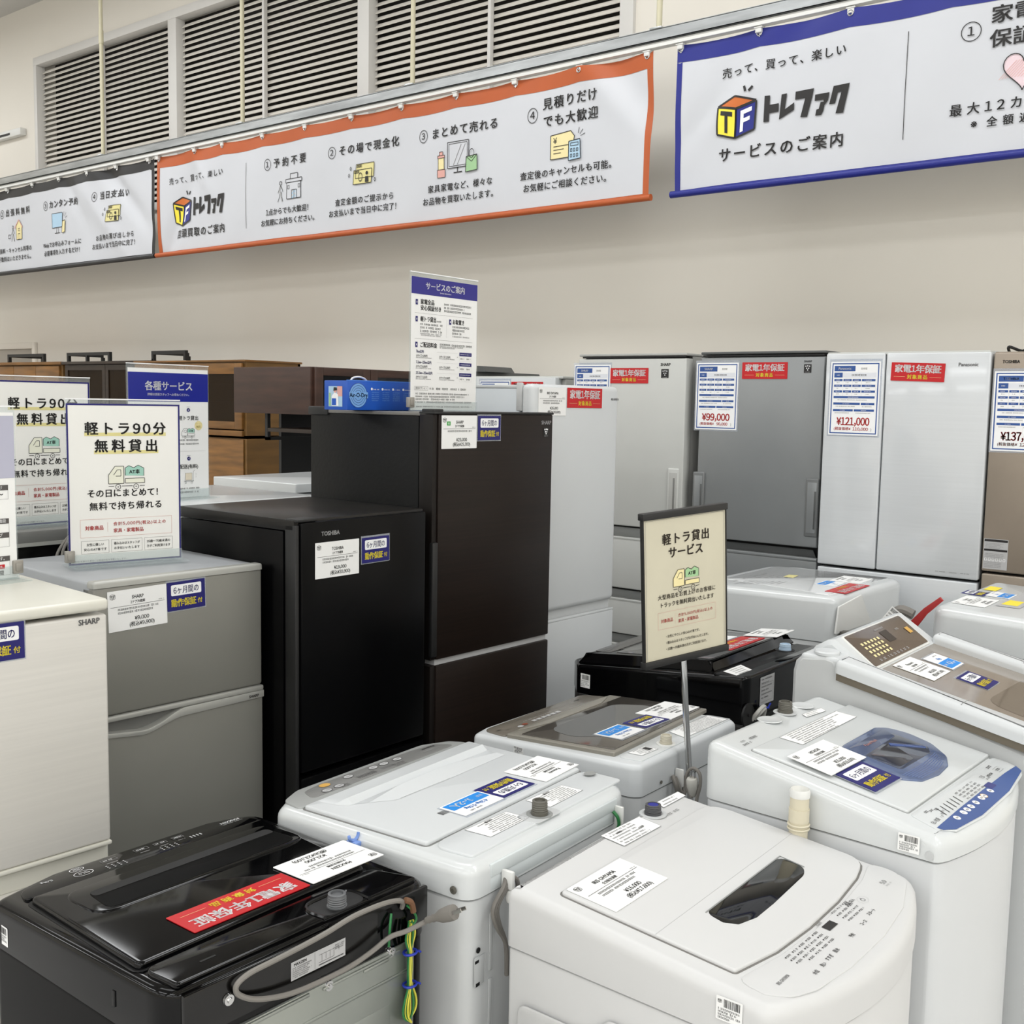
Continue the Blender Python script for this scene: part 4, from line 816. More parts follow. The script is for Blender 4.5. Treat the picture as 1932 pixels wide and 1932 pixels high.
# ------ W1 black machine, front left, its back towards us
top = rpoly([(.268, -.266), (.15, -.300), (-.17, -.302), (-.262, -.266), (-.25, .24), (.255, .236)], [.06, .05, .05, .06, .022, .03], 6)
W1 = t = washer('glossy black top-loading washing machine, front left, back towards the camera', -1.461, 1.086, -91.54, .474, .838, .822, top, .749, BG, BS, 'washing machines in the left row', .016, gap=BLACKHOLE)
z = plane(t)
obj('control_panel', [(*slab(rpoly([(.235, -.214), (-.238, -.218), (-.225, -.262), (-.16, -.282), (.14, -.278), (.225, -.256)], [.01, .01, .03, .05, .05, .03]), z, .0, .0035, .002), BG)], t)
# lid with a trough-shaped window recess
lid = rpoly([(.232, -.204), (-.232, -.207), (-.2, .124), (.243, .137)], [.012, .012, .012, .012])
obj('lid_gap', [(*slab(inset(ccw(lid), -.006), z, 0, .0006), BLACKHOLE)], t)
ld = obj('lid', [(*slab(lid, z, 0, .011, .006), BG)], t)
wn = rpoly([(.168, -.140), (-.196, -.146), (-.203, -.062), (.176, -.058)], [.018, .02, .02, .018])
obj('handle_bulge', [(*slab(rpoly([(.2, -.172), (-.215, -.175), (-.222, -.05), (.2, -.048)], .04), z, .008, .0135, .005), BG)], t)
obj('lid_window', [(*slab(wn, z, .010, .0142, .0012), mat('recess_black', (3, 3, 3), .5, spec=.08, var=.1))], ld)
obj('window_edge', [(*slab(rpoly([(.166, -.139), (-.194, -.145), (-.196, -.120), (.168, -.116)], .012), z, .0142, .0148), BLACKHOLE)], ld)
# back deck and recess around the inlet
obj('back_deck', [(*slab(rpoly([(.243, .145), (-.205, .132), (-.232, .222), (.236, .222)], [.008, .008, .02, .02]), z, 0, .007, .004), BG)], t)
obj('inlet_well', [(*slab(rpoly([(-.028, .168), (-.118, .166), (-.118, .2225), (-.028, .2225)], .022, 6), z, .0055, .0082, .001), BLACKHOLE)], t)
obj('well_rim', [(*tube([(-.028, .222, z(0, .222) + .0075), (-.026, .185, z(0, .185) + .0075), (-.04, .165, z(0, .165) + .0075), (-.07, .161, z(0, .161) + .0075), (-.105, .165, z(0, .165) + .0075), (-.12, .185, z(0, .185) + .0075), (-.121, .222, z(0, .222) + .0075)], .0035, 6, 5), BG)], t)
inlet(t, -.067, .205, .004, .0145, .026, mat('inlet_grey', (96, 98, 100), .4, var=.05), rim=False)
obj('deck_groove', [(*cat(*[tube([(.245, .2275 + .004 * k, z(.2, .2275 + .004 * k) - .0005), (-.03, .2265 + .004 * k, z(0, .2265 + .004 * k) - .0005)], .0012, 6, 2) for k in range(3)]), BG)], t)
obj('lid_slot', [(*slab([(.178, .19), (.152, .19), (.152, .194), (.178, .194)], z, .007, .0074), BLACKHOLE)], t)
p = Pr()
for (u, v, rr) in ((.118, -.243, .017), (.1185, -.266, .0125)): p.ri(u, v, rr, .0012, WHITEI, 2, 24, rr * .62); p.gk(u - rr * .6, v + .002, u + rr * .6, .0035, WHITEI, 2); p.gk(u - rr * .5, v - .003, u + rr * .5, .003, WHITEI, 2)
for (u, w) in ((.06, .03), (-.004, .028), (-.043, .026), (-.08, .022)): p.fr(u - w / 2, -.268, u + w / 2, -.257, .0008, INKG, 2); p.gk(u - w * .35, -.2625, u + w * .35, .005, WHITEI, 2); p.gk(u - w * .3, -.247, u + w * .4, .003, INKL, 2)
for k in range(4):
    for j in range(3):
        p.ci(.078 - k * .011, -.239 - j * .006 + .012, .0017, INKL, 2, 8); p.ci(-.03 - k * .010, -.24 - j * .006 + .012, .0017, INKL, 2, 8)
for k in range(4): p.r(-.098 - k * .007, -.248, -.095 - k * .007, -.239, INKL, 2)
p.t('MAXZEN', -.192, -.2565, .0105, WHITEI, 2, b=.03, w=.05); p.gk(-.215, -.2475, -.17, .003, INKL, 2); p.t('5.0kg', .177, -.2565, .009, WHITEI, 2, b=.02)
wprint(t, p, 'panel_print', .0036)
# back panel, rating label, cord and earth wire
yb = .239
obj('back_skirt', [(*box(-.24, .235, .228, yb, .762, z(0, .23) - .006, .003), mat('black_back', (13, 12, 11), .16, var=.1))], t)
obj('steel_back', [(*cat(box(-.205, .2, .228, yb + .003, .06, .752, .002), box(-.17, -.006 + .0, yb, yb + .006, .742, .747, .002), box(.02, .19, yb, yb + .006, .744, .75, .002), box(-.145, -.09, yb, yb + .006, .736, .742, .002),
    box(-.19, .19, yb, yb + .005, .70, .706, .002), box(-.15, -.04, yb, yb + .004, .3, .66, .002), box(.02, .15, yb, yb + .004, .3, .66, .002)), STEEL)], t)
for (u, zz) in ((-.019, .745), (-.152, .748), (.165, .80)): sc_ = obj('screw', [(*xf(cat(cyl(0, 0, -.002, .002, .009, 16, .008), cyl(0, 0, .002, .0045, .0045, 12, .0035)), T(u, yb + .003, zz) @ Matrix.Rotation(R(-90), 4, 'X')), CHROME)], t)
p = Pr(); p.r(-.0535, -.0145, .0535, .0145, INKL, 1); p.t('MAXZEN', -.036, .009, .006, INK, 2, b=.03); p.ln(-.008, -.0135, -.008, .0135, .0004, INK, 2)
for k in range(6): p.gk(-.051, .004 - k * .003, -.014 - (k % 3) * .004, .002, INK, 2)
for (a, b, c_, d_) in ((0, .006, .04, .006), (0, -.006, .03, -.006), (.006, .006, .006, -.006), (.014, .006, .014, -.004), (.022, .006, .022, -.006), (.03, .008, .03, -.006), (.04, .009, .04, .0)): p.ln(a, b, c_, d_, .0005, INK, 2)
for k in range(3): p.gk(.032, .010 - k * .003, .051, .002, INK, 2); p.gk(0, -.010 - k * .0, .05, .002, INK, 2)
printed('rating_label', p, lambda x, y, hh: Vector((x, hh + .0004, y)), t, T(-.001, yb, .7945) @ Matrix(((-1, 0, 0, 0), (0, 1, 0, 0), (0, 0, 1, 0), (0, 0, 0, 1))))
cpts = [(-.176, yb + .002, .815), (-.172, yb + .008, .828), (-.154, yb + .010, .837), (-.12, yb + .011, .843), (-.062, yb + .012, .845), (-.006, yb + .013, .839), (.047, yb + .014, .836), (.097, yb + .014, .834), (.133, yb + .013, .832), (.153, yb + .012, .826), (.159, yb + .011, .817), (.153, yb + .011, .805), (.131, yb + .012, .79), (.097, yb + .013, .778), (.057, yb + .014, .77), (.004, yb + .014, .7665), (-.051, yb + .014, .7665), (-.097, yb + .014, .773), (-.136, yb + .016, .784), (-.165, yb + .024, .786), (-.19, yb + .04, .797), (-.188, yb + .052, .806)]
cd_ = obj('power_cord', [(*tube(cpts, .0042, 8, 5), CORD)], t)
Mp = T(-.189, yb + .046, .803) @ Matrix.Rotation(R(-62), 4, 'X') @ Matrix.Rotation(R(-8), 4, 'Y')
obj('plug', [(*xf(lathe([(.0048, 0), (.0062, .006), (.0052, .01), (.0066, .016), (.0062, .022), (.011, .034), (.013, .05), (.0125, .062), (.0, .064)], n=14), Mp), CORD)], cd_)
obj('prongs', [(*xf(cat(box(-.0075, -.006, -.003, .003, .062, .082), box(.006, .0075, -.003, .003, .062, .082)), Mp), CHROME)], cd_)
rd = random.Random(4); ew = []; yw = []
for k in range(9):
    o = -.0105 + .0026 * k; dy = yb + .012 + rd.uniform(-.005, .006)
    pts = [(-.187 + o * .7, dy, .79), (-.186 + o * 1.3, dy, .765), (-.186 + o * .55, dy, .74), (-.186 + o * .7, dy, .71), (-.186 + o * .55, dy, .684), (-.186 + o * 1.7, dy, .65), (-.186 + o * 1.5, dy, .63), (-.186, dy, .617)]
    (ew if k % 3 else yw).append(tube(pts, .0019, 6, 4))
    if k % 2: yw.append(tube([(a + .0012, b + .0011, c) for a, b, c in pts], .0009, 5, 4))
obj('earth_wire', [(*cat(*ew, tube([(-.150, yb + .004, .815), (-.143, yb + .009, .80), (-.141, yb + .009, .778), (-.143, yb + .006, .762)], .0022, 6), tube([(-.180, yb + .01, .82), (-.192, yb + .013, .806), (-.2, yb + .012, .79), (-.188, yb + .012, .78)], .002, 6)), COPPER), (*cat(*yw), YWIRE)], t)
for zz in (.738, .682): obj('cable_tie', [(*cat(tube([(-.186 + .012 * math.cos(a), yb + .0125 + .01 * math.sin(a), zz) for a in [k * math.pi / 4 for k in range(8)]], .0022, 6, 3, True), tube([(-.198, yb + .018, zz), (-.204, yb + .019, zz - .004)], .002, 6, 3)), BLUET)], t)
obj('cord_sheath', [(*tube([(-.174, yb + .012, .832), (-.186, yb + .014, .824), (-.192, yb + .013, .806)], .0052, 8, 4), mat('brown_tape', (120, 84, 58), .5, var=.15))], t)
obj('side_slot', [(*xf(box(-.004, .004, -.001, .001, -.012, .012, .0005), T(.2592, .098, .787) @ Matrix.Rotation(R(88), 4, 'Z')), BLACKHOLE)], t)
stock_label(t, T(.2665, -.235, .775) @ Matrix.Rotation(R(90 + 0), 4, 'Z') @ RX90, .05, .032)
year_sign(onw(t, .026, .079, 0, .0118), 'red guarantee sign lying on the black machine at front left', .222, .078)
price_card(onw(t, -.171, .064, 0, .0122), 'price card reading 21,000 yen on the black machine at front left', 'MAXZEN', '全自動洗濯機', '¥21,000', '(税込¥23,100)', .16, .108)
# ------ W2 white machine with grey control band
top = rpoly([(.268, -.25), (.19, -.298), (-.21, -.302), (-.272, -.25), (-.275, .229), (.264, .229)], [.04, .08, .08, .04, .035, .035], 6)
W2 = t = washer('white washing machine with a grey control band behind the front-left black one', -1.380, 1.600, -88.25, .462, .870, .863, top, .812, WG, WC, 'washing machines in the left row', .02, s=1.02)
z = plane(t)
obj('control_panel', [(*slab(rpoly([(.245, -.206), (-.285, -.219), (-.262, -.262), (-.2, -.292), (.18, -.288), (.238, -.262)], [.012, .012, .03, .06, .06, .03]), z, 0, .0032, .002), mat('silver_band', (164, 166, 164), .35, .1, var=.03))], t)
obj('button_panel', [(*slab(rpoly([(.195, -.226), (-.25, -.23), (-.225, -.27), (-.15, -.279), (.13, -.277), (.18, -.268)], [.01, .015, .02, .04, .04, .02]), z, .003, .0042, .0008), mat('grey_button_panel', (128, 128, 126), .3, var=.03))], t)
p = Pr()
p.ci(.128, -.262, .0135, ORBTN, 2, 20, .0095)
for (u, v) in ((.146, -.236), (.112, -.236), (.061, -.262), (-.013, -.262), (-.046, -.262), (-.087, -.261)): p.ci(u, v, .0115, INKL, 2, 20, .0075); p.ri(u, v, .0125, .001, INK, 3, 20, .0085); p.gk(u - .007, v, u + .007, .003, INK, 3)
for k in range(9): p.r(.052 - k * .006, -.248, .0505 - k * .006, -.235, INK, 2); p.r(-.02 - k * .0045, -.25, -.0215 - k * .0045, -.237, INKG, 2)
for k in range(3): p.gk(.09, -.234 + k * .006, .062, .003, INK, 2); p.gk(-.085, -.242 + k * .006, -.12, .003, INK, 2)
p.t('Panasonic', -.19, -.262, .0105, INK, 2, b=.02, w=.045); p.gk(-.19, -.248, -.16, .003, INKL, 2)
wprint(t, p, 'panel_print', .0046)
lid = rpoly([(.238, -.204), (-.281, -.217), (-.276, .094), (.231, .1035)], .008)
obj('lid_gap', [(*slab(inset(ccw(lid), -.004), z, 0, .0006), GREYPD)], t)
ld = obj('lid', [(*slab(lid, z, 0, .0075, .004), WS)], t)
# raised fold and trough of the folding lid
def strip(pts, hs, m, name, par):
    """a sheet through rows of (u, v) points lifted by h over the top plane"""
    V = []; F = []; n = len(pts[0])
    for row, hrow in zip(pts, hs):
        for (u, v), h in zip(row, hrow): V.append(Vector((u, v, z(u, v) + h)))
    for i in range(len(pts) - 1):
        for k in range(n - 1): F.append([i * n + k, i * n + k + 1, (i + 1) * n + k + 1, (i + 1) * n + k])
    return obj(name, [(V, F, m)], par, None, 25)
strip([[(.205, -.2), (.19, -.199), (-.25, -.211), (-.268, -.211)], [(.2, -.16), (.182, -.145), (-.25, -.152), (-.266, -.165)], [(.19, -.135), (.176, -.132), (-.25, -.138), (-.262, -.14)]], [[.0076, .0085, .0085, .0076], [.0078, .019, .019, .0078], [.0076, .0078, .0078, .0076]], WS, 'lid_fold', ld)
strip([[(.176, -.132), (.06, -.131), (-.104, -.135), (-.25, -.138)], [(.15, -.115), (.062, -.118), (-.102, -.124), (-.25, -.112)], [(.11, -.085), (.098, -.082), (-.046, -.082), (-.25, -.088)]], [[.0078, .0078, .0078, .0078], [.0079, .018, .018, .0079], [.0078, .0079, .0079, .0078]], WS, 'lid_handle', ld)
obj('handle_recess', [(*slab([(.062, -.1175), (-.102, -.1235), (-.055, -.083), (.096, -.0825)], z, .0078, .0083), GREYP)], ld)
obj('latch_hole', [(*slab([(.008, -.103), (.0, -.103), (.0, -.096), (.008, -.096)], z, .0083, .0087), BLACKHOLE)], ld)
bd = obj('back_deck', [(*slab(rpoly([(.23, .111), (-.279, .099), (-.277, .196), (.222, .2)], [.008, .01, .035, .035]), z, 0, .0045, .003), WS)], t)
obj('inlet_well', [(*slab(rpoly([(.035, .15), (-.05, .148), (-.05, .203), (.035, .203)], .016), z, .004, .0052, .0006), WC)], t)
inlet(t, -.008, .178, .005, .0145, .028, GREYCAP)
sticker(t, [(.019, .173), (.137, .174), (.14, .116), (.02, .12)], 8, h=.0048, big=((.5, .9, '△注意', .0075),))
sticker(t, [(-.17, .17), (-.051, .173), (-.051, .114), (-.168, .119)], 8, h=.0048, big=((.5, .9, '△注意', .0075),))
p = Pr(); p.ci(-.258, .13, .015, GREYP, 1, 24, .012); p.barcode(.091, .026, .114, .042, INK, 1); wprint(t, p, 'disc_mark', .008)
price_card(onw(t, -.22, .033, 3, .0085), 'price card on the white machine with the grey control band', 'Panasonic', '全自動洗濯機', '¥15,000', '(税込¥16,500)', .132, .105)
six_tag(onw(t, -.079, .041, 0, .0085), 'navy guarantee tag on the machine with the grey control band')
size_tag(onw(t, .034, .047, 0, .0089), 'light blue capacity tag on the machine with the grey control band')
obj('rear_skirt', [(*cat(box(-.205, .208, .224, .2315, .838, .862, .003), box(-.205, .208, .222, .2295, .815, .838, .002)), mat('white_rear', (206, 212, 212), .4, var=.02))], t)
obj('rear_cord', [(*cat(*[tube([(.172, .236, .836), (.176 + .006 * k, .243, .82), (.205 + .006 * k, .243, .79), (.198 + .004 * k, .243, .755), (.175, .24, .71), (.168, .238, .65)], .0042, 8) for k in range(3)], tube([(.18, .24, .83), (.158, .246, .825), (.148, .244, .80), (.15, .24, .76)], .0042, 8)), CORD)], t)
hk = obj('cord_hook', [(*cat(box(.172, .181, .231, .256, .812, .845, .003), xf(lathe([(.002, -.012), (.011, -.009), (.013, 0), (.01, .01), (.002, .013)], n=14), T(.174, .252, .80))), PLW)], t)
obj('rear_wire', [(*tube([(-.182, .235, .842), (-.186, .244, .83), (-.19, .244, .812), (-.187, .238, .80)], .0035, 6), COPPER)], t)
obj('wire_hook', [(*box(-.2, -.193, .231, .25, .8, .85, .002), PLW)], t)
obj('bracket_screw', [(*xf(lathe([(.007, 0), (.007, .002), (.003, .003), (.003, .001)], n=14), T(.2665, .196, .828) @ Matrix.Rotation(R(90), 4, 'Y')), GREYCAP)], t)
obj('hose_clip', [(*cat(xf(tube([(.012 * math.cos(a), 0, .012 * math.sin(a)) for a in [math.pi + k * math.pi / 6 for k in range(7)]], .003, 6, 3), T(.272, -.035, .868)), box(.264, .28, -.048, -.022, .846, .856, .003)), BLUEH), (*box(.266, .279, -.044, -.018, .828, .848, .003), GREYP)], t)
for (a, b) in ((.67, .775), (.55, .655), (.43, .53)): obj('rear_emboss', [(*box(.196, .206, .2265, .2285, a, b, .0018), WC)], t)
obj('rear_emboss', [(*box(.218, .246, .2265, .2285, .655, .708, .002), WC)], t)
obj('rear_hole', [(*cat(xf(cyl(0, 0, -.001, .0005, .005, 14), T(.236, .2275, .719) @ Matrix.Rotation(R(-90), 4, 'X')), box(.236, .246, .2284, .2290, .698, .703), box(.233, .243, .2284, .2290, .656, .662)), BLACKHOLE)], t)
# ------ W3 white machine with a grey glass lid
top = rpoly([(.256, -.247), (.19, -.262), (-.22, -.258), (-.25, -.24), (-.248, .225), (-.225, .246), (.238, .244), (.256, .225)], [.03, .02, .03, .02, .02, .02, .03, .02], 4)
W3 = t = washer('white washing machine with a grey smoked glass lid', -1.517, 2.330, -89.49, .461, .831, .811, top, .757, WS, WC, 'washing machines in the left row', .014)
z = plane(t); GREYT = mat('warm_grey_trim', (142, 138, 128), .35, .15, var=.03)
obj('control_panel', [(*slab(rpoly([(.236, -.158), (-.25, -.165), (-.228, -.244), (.225, -.238)], [.01, .01, .03, .03]), z, 0, .004, .002), mat('warm_grey_panel', (118, 112, 102), .25, coat=.3, var=.04))], t)
lid = rpoly([(.236, -.154), (-.25, -.162), (-.268, .139), (.219, .156)], .006)
ld = obj('lid', [(*slab(lid, z, 0, .010, .003), GREYT)], t)
gl = rpoly([(.222, -.118), (-.246, -.120), (-.259, .126), (.2, .143)], .006)
obj('lid_glass', [(*slab(gl, z, .0101, .0118, .0008), mat('smoked_glass', (88, 84, 78), .08, coat=.5, var=.03))], ld)
obj('lid_window', [(*slab(rpoly([(.15, -.085), (-.16, -.09), (-.2, .0), (-.15, .085), (.11, .085), (.17, .0)], .05), z, .0119, .0124), mat('smoked_glass_dark', (58, 56, 53), .08, coat=.5, var=.05))], ld)
obj('lid_bevel', [(*slab(rpoly([(.225, -.15), (-.245, -.158), (-.15, -.125), (.1, -.12)], .01), z, .0101, .0125, .001), GREYT)], ld)
p = Pr(); p.ci(.122, -.182, .010, mat('red_brown_button', (140, 78, 60), .3, var=.05), 2, 20, .007); p.ci(.145, -.178, .010, INKL, 2, 20, .007)
for k in range(6): p.r(.086 - k * .021, -.19, .07 - k * .021, -.178, INKL, 2); p.gk(.088 - k * .021, -.2, .07 - k * .021, .003, INKL, 2)
p.gk(.2, -.2, .18, .006, INK, 2); p.t('AQUA', -.16, -.215, .009, INK, 2, b=.02); p.t('4.5', .19, -.185, .007, INK, 2); wprint(t, p, 'panel_print', .0044)
obj('back_deck', [(*slab(rpoly([(.22, .164), (-.238, .15), (-.235, .226), (.216, .228)], [.006, .006, .02, .02]), z, 0, .0025, .0015), WG)], t)
inlet(t, .064, .204, .003, .0135, .022, mat('inlet_cream', (200, 194, 176), .45, var=.05), PLW)
sticker(t, [(-.222, .222), (-.006, .217), (-.032, .158), (-.226, .163)], 9, h=.003); sticker(t, [(.114, .212), (.182, .208), (.183, .17), (.115, .173)], 5, h=.003)
p = Pr(); p.r(.12, .18, .135, .2, INK, 4); wprint(t, p, 'code_mark', .0031)
price_card(onw(t, -.183, .066, 0, .0125), 'price card on the grey glass lid of the white machine', 'AQUA', '全自動洗濯機', '¥13,000', '(税込¥14,300)', .155, .108)
six_tag(onw(t, -.053, .077, -3, .0128), 'navy guarantee tag on the grey glass lid')
size_tag(onw(t, .071, .075, 0, .0131), 'light blue capacity tag on the grey glass lid', w=.108, h=.08)
stock_label(t, T(.2565, -.098, .799) @ Matrix.Rotation(R(90), 4, 'Z') @ RX90, .03, .016)
obj('rear_cord', [(*cat(tube([(.108, .25, .775), (.112, .262, .755), (.098, .262, .728), (.075, .262, .722), (.06, .258, .74), (.066, .25, .768)], .0055, 8), tube([(.104, .255, .772), (.1, .268, .74), (.08, .266, .73), (.07, .256, .76)], .0045, 8)), CORD)], t)
obj('cord_hook', [(*box(.084, .09, .246, .268, .745, .788, .002), PLW)], t)
obj('side_screw', [(*xf(cyl(0, 0, 0, .002, .004, 12), T(.155, .246, .771) @ Matrix.Rotation(R(-90), 4, 'X')), GREYCAP)], t)
# ------ W4 black machine further back
top = rpoly([(.365, -.19), (.285, -.262), (-.2, -.262), (-.245, -.2), (-.235, .372), (.33, .378)], [.03, .05, .05, .03, .02, .02], 4)
W4 = t = washer('black washing machine with a dark glass lid, standing behind the beige sign', -1.743, 3.149, -91.02, .532, .874, .825, top, .742, BG, mat('charcoal_cabinet', (46, 44, 42), .4, var=.05), 'washing machines in the left row', .012, gap=GREYP)
t['pl'] = [.532, .874, .825]; z = plane(t)
obj('shoulder', [(*slab(rpoly([(.335, .27), (-.215, .27), (-.215, .35), (.315, .355)], .01), lambda a, b: .864, .0, .016, .006), BS)], t)
lid = rpoly([(.345, -.205), (-.185, -.24), (-.25, .25), (.305, .256)], .012)
ld = obj('lid', [(*slab(lid, z, 0, .03, .026, 1), BG)], t)
obj('control_panel', [(*slab(rpoly([(.29, -.12), (-.16, -.165), (-.14, -.225), (.285, -.185)], .02), z, .03, .0312, .0006), mat('dark_panel', (58, 55, 53), .22, coat=.3, var=.05))], t)
obj('lid_glass', [(*slab(rpoly([(.28, -.105), (-.165, -.15), (-.215, .22), (.262, .222)], .012), z, .03, .0312, .0006), mat('dark_lid_glass', (50, 48, 47), .1, coat=.5, var=.05))], ld)
p = Pr(); p.gk(.24, -.15, .2, .012, INKG, 2); p.gk(.2, -.16, .17, .008, INKG, 2); wprint(t, p, 'panel_print', .0315); p = Pr(); p.gk(.215, .17, .15, .008, INKG, 2); p.gk(.21, .185, .16, .008, INKG, 2); wprint(t, p, 'lid_print', .0315)
year_sign(onw(t, -.004, .165, 2, .0318), 'red guarantee sign on the black machine behind the beige sign', .245, .085)
price_card(onw(t, -.226, .168, 4, .0318), 'price card on the black machine behind the beige sign', 'TOSHIBA', '全自動洗濯機', '¥24,000', '(税込¥26,400)', .155, .118)
size_tag(onw(t, -.06, .075, 2, .0318), 'light blue tag on the black machine, half behind the beige sign', '2~3人', '7kg')
p = Pr(); p.pg([(.3, .285), (.188, .283), (.232, .352), (.322, .352)], PAPER, 1)
for k in range(4): p.gk(.21 + .01 * k, .296 + k * .013, .28 + .008 * k, .006, INK, 2)
printed('notice_label', p, lambda a, b, hh: Vector((a, b, .8803 + hh)), t)
p = Pr(); p.r(-.045, -.042, .045, .042, INKL, 1); p.fr(-.04, -.034, .04, .02, .0008, INKG, 2)
for k in range(6): p.gk(-.036, .034 - k * .011, .03 - (k % 2) * .02, .0045, INK, 2)
printed('rating_label', p, lambda x, y, hh: Vector((-x, hh, y)), t, T(.203, .3785, .826))
inlet(t, -.02, .325, .018, .017, .02, mat('inlet_pale_blue', (176, 196, 214), .4, var=.04), BLACKHOLE)
stock_label(t, T(.3645, -.163, .785) @ Matrix.Rotation(R(87), 4, 'Z') @ RX90, .044, .044)
obj('rear_cord', [(*cat(tube([(.29, .377, .752), (.286, .392, .775), (.262, .396, .788), (.24, .392, .78), (.236, .385, .75)], .0062, 8), tube([(.278, .38, .752), (.272, .395, .772), (.25, .398, .78), (.238, .388, .752)], .005, 8)), CORDW)], t)
obj('cord_bracket', [(*xf(cat(cyl(0, 0, 0, .006, .034, 20), cyl(0, 0, .006, .009, .005, 10)), T(.318, .375, .772) @ Matrix.Rotation(R(-90), 4, 'X')), BLACKHOLE)], t)
obj('cable_tie', [(*cat(tube([(.252, .386, .784), (.24, .404, .782), (.232, .386, .78)], .0028, 6, 4), tube([(.24, .402, .782), (.228, .404, .794)], .0025, 6, 3)), BLUET)], t)
obj('rear_groove', [(*box(.02, .25, .372, .378, .752, .757, .001), BS)], t)
# ------ W5 tall white machine, far back left row
top = rpoly([(.37, -.2), (.2, -.315), (-.26, -.315), (-.335, -.2), (-.325, .272), (.31, .262)], [.05, .08, .08, .05, .05, .05], 5)
W5 = t = washer('big white washing machine in front of the white french-door fridge', -1.763, 4.115, -92, .541, .968, .964, top, .8, WG, mat('white_cabinet_side', (206, 208, 208), .4, var=.02), 'washing machines in the left row', .028, gap=GREYP, s=.985)
z = plane(t)
obj('lid_glass', [(*slab(rpoly([(.2, -.26), (-.27, -.27), (-.3, .215), (.265, .205)], .02), z, 0, .0012, .0006), mat('white_gloss_lid', (226, 228, 228), .07, coat=.6, var=.01))], t)
p = Pr(); p.pg([(-.01, -.11), (-.078, -.118), (-.086, -.08), (-.008, -.066)], YELP, 2)
for k in range(7): p.gk(.16 - .01 * k, -.16 + k * .02, .02, .008, INKG, 2); p.gk(-.02, -.16 + k * .02, -.12 + .01 * k, .008, INKL, 2)
for k in range(4): p.gk(.2 - k * .08, -.2, .16 - k * .08, .012, INKG, 2)
wprint(t, p, 'panel_print', .0014)
year_sign(onw(t, .085, .205, 3, .0016), 'red guarantee sign on the big white machine in front of the fridges', .25, .082)
price_card(onw(t, -.135, .125, 4, .0016), 'price card on the big white machine in front of the fridges', 'HITACHI', '全自動洗濯機', '¥36,000', '(税込¥39,600)', .16, .12)
size_tag(onw(t, .02, .105, 3, .0016), 'light blue tag on the big white machine in front of the fridges', '3~4人', '8kg', .115, .08)
p = Pr(); p.r(-.05, -.028, .05, .028, WHITEI, 1)
for k in range(4): p.gk(-.042, .018 - k * .012, .03 - (k % 2) * .02, .006, INKG, 2)
printed('notice_label', p, lambda x, y, hh: Vector((.23 + x, .19 + y, z(0, 0) + .0015 + hh)), t)
obj('manual_bag', [(*xf(slab(rpoly([(-.3, .0), (.02, 0), (-.08, .12), (-.28, .1)], .006), lambda a, b: 0, 0, .006, .002), T(.02, .2625, .835) @ Matrix(((-1, 0, 0, 0), (0, 0, 1, 0), (0, 1, 0, 0), (0, 0, 0, 1)))), PLW)], t)
obj('inlet_cap', [(*cyl(.27, .285, .80, .842, .026, 18, .022), GREYCAP)], t)
# ------ W9 plain white machine, front centre
top = bowed([(-.286, .233), (.296, .262), (.305, -.240), (-.284, -.246)], [.01, .018, .065, .04], .068)
W9 = t = washer('matte white washing machine with a small black window, front centre', -.856, 1.664, 88.94, .479, .845, .806, top, .742, WM, WM, 'washing machines in the right row', .02)
z = plane(t)
lid = rpoly([(-.241, .156), (.289, .175), (.286, -.150), (.21, -.168), (.1, -.180), (-.02, -.184), (-.13, -.180), (-.232, -.163)], [.006, .006, .01, .05, .08, .08, .05, .01], 4)
obj('lid_gap', [(*slab(inset(ccw(lid), -.0035), z, 0, .0005), mat('gap_grey', (120, 118, 114), .7, var=.03))], t)
ld = obj('lid', [(*slab(lid, z, 0, .0055, .003), WM)], t)
obj('fold_line', [(*slab([(-.236, -.0275), (.288, -.0085), (.288, -.0075), (-.236, -.0265)], z, .0054, .0057), INKL)], ld)
obj('lid_window', [(*slab(rpoly([(-.116, -.048), (.172, -.038), (.166, -.088), (.14, -.101), (0, -.111), (-.065, -.113), (-.108, -.103), (-.122, -.082)], [.004, .006, .012, .04, .06, .04, .02, .02]), z, .0055, .0062, .0004), mat('black_window', (9, 11, 14), .05, coat=.1, spec=.3, var=.1))], ld)
obj('window_rim', [(*tube([(-.116, -.0475, z(0, -.0475) + .0062), (.172, -.0375, z(0, -.0375) + .0062), (.167, -.088, z(0, -.088) + .0062)], .0012, 6, 1), GREYP)], ld)
obj('control_panel', [(*slab(rpoly([(-.247, -.174), (-.13, -.190), (-.02, -.194), (.1, -.190), (.215, -.178), (.288, -.160), (.294, -.205), (.268, -.238), (.17, -.268), (.05, -.281), (-.08, -.281), (-.18, -.270), (-.228, -.252), (-.250, -.22)], [.006, .05, .05, .05, .04, .01, .02, .04, .08, .08, .06, .04, .02, .02], 3), z, 0, .0018, .001), WM)], t)
p = Pr(); p.r(-.006, -.213, .026, -.198, INK, 2); wprint(t, p, 'display', .002); p = Pr(); p.ri(.139, -.209, .013, .0006, INKL, 2, 24, .0095); p.ri(.139, -.209, .0045, .0009, INK, 2, 16, .0038); p.ln(.139, -.207, .139, -.203, .001, INK, 3); wprint(t, p, 'power_button', .002); p = Pr()
for j in range(4):
    for k in range(5):
        if (j, k) in ((3, 0),): continue
        u, v = -.137 + k * .024, -.199 - j * .0092; p.ci(u, v, .0016, INK, 2, 8); p.gk(u + .004, v, u + .016, .0045, INK, 2)
wprint(t, p, 'lamp_print', .002); p = Pr()
for j in range(4):
    for k in range(3):
        u, v = .052 + k * .022, -.191 - j * .0098; p.ci(u, v, .0016, INK, 2, 8); p.gk(u + .004, v, u + .016, .0045, INK, 2)
wprint(t, p, 'lamp_print', .002); p = Pr()
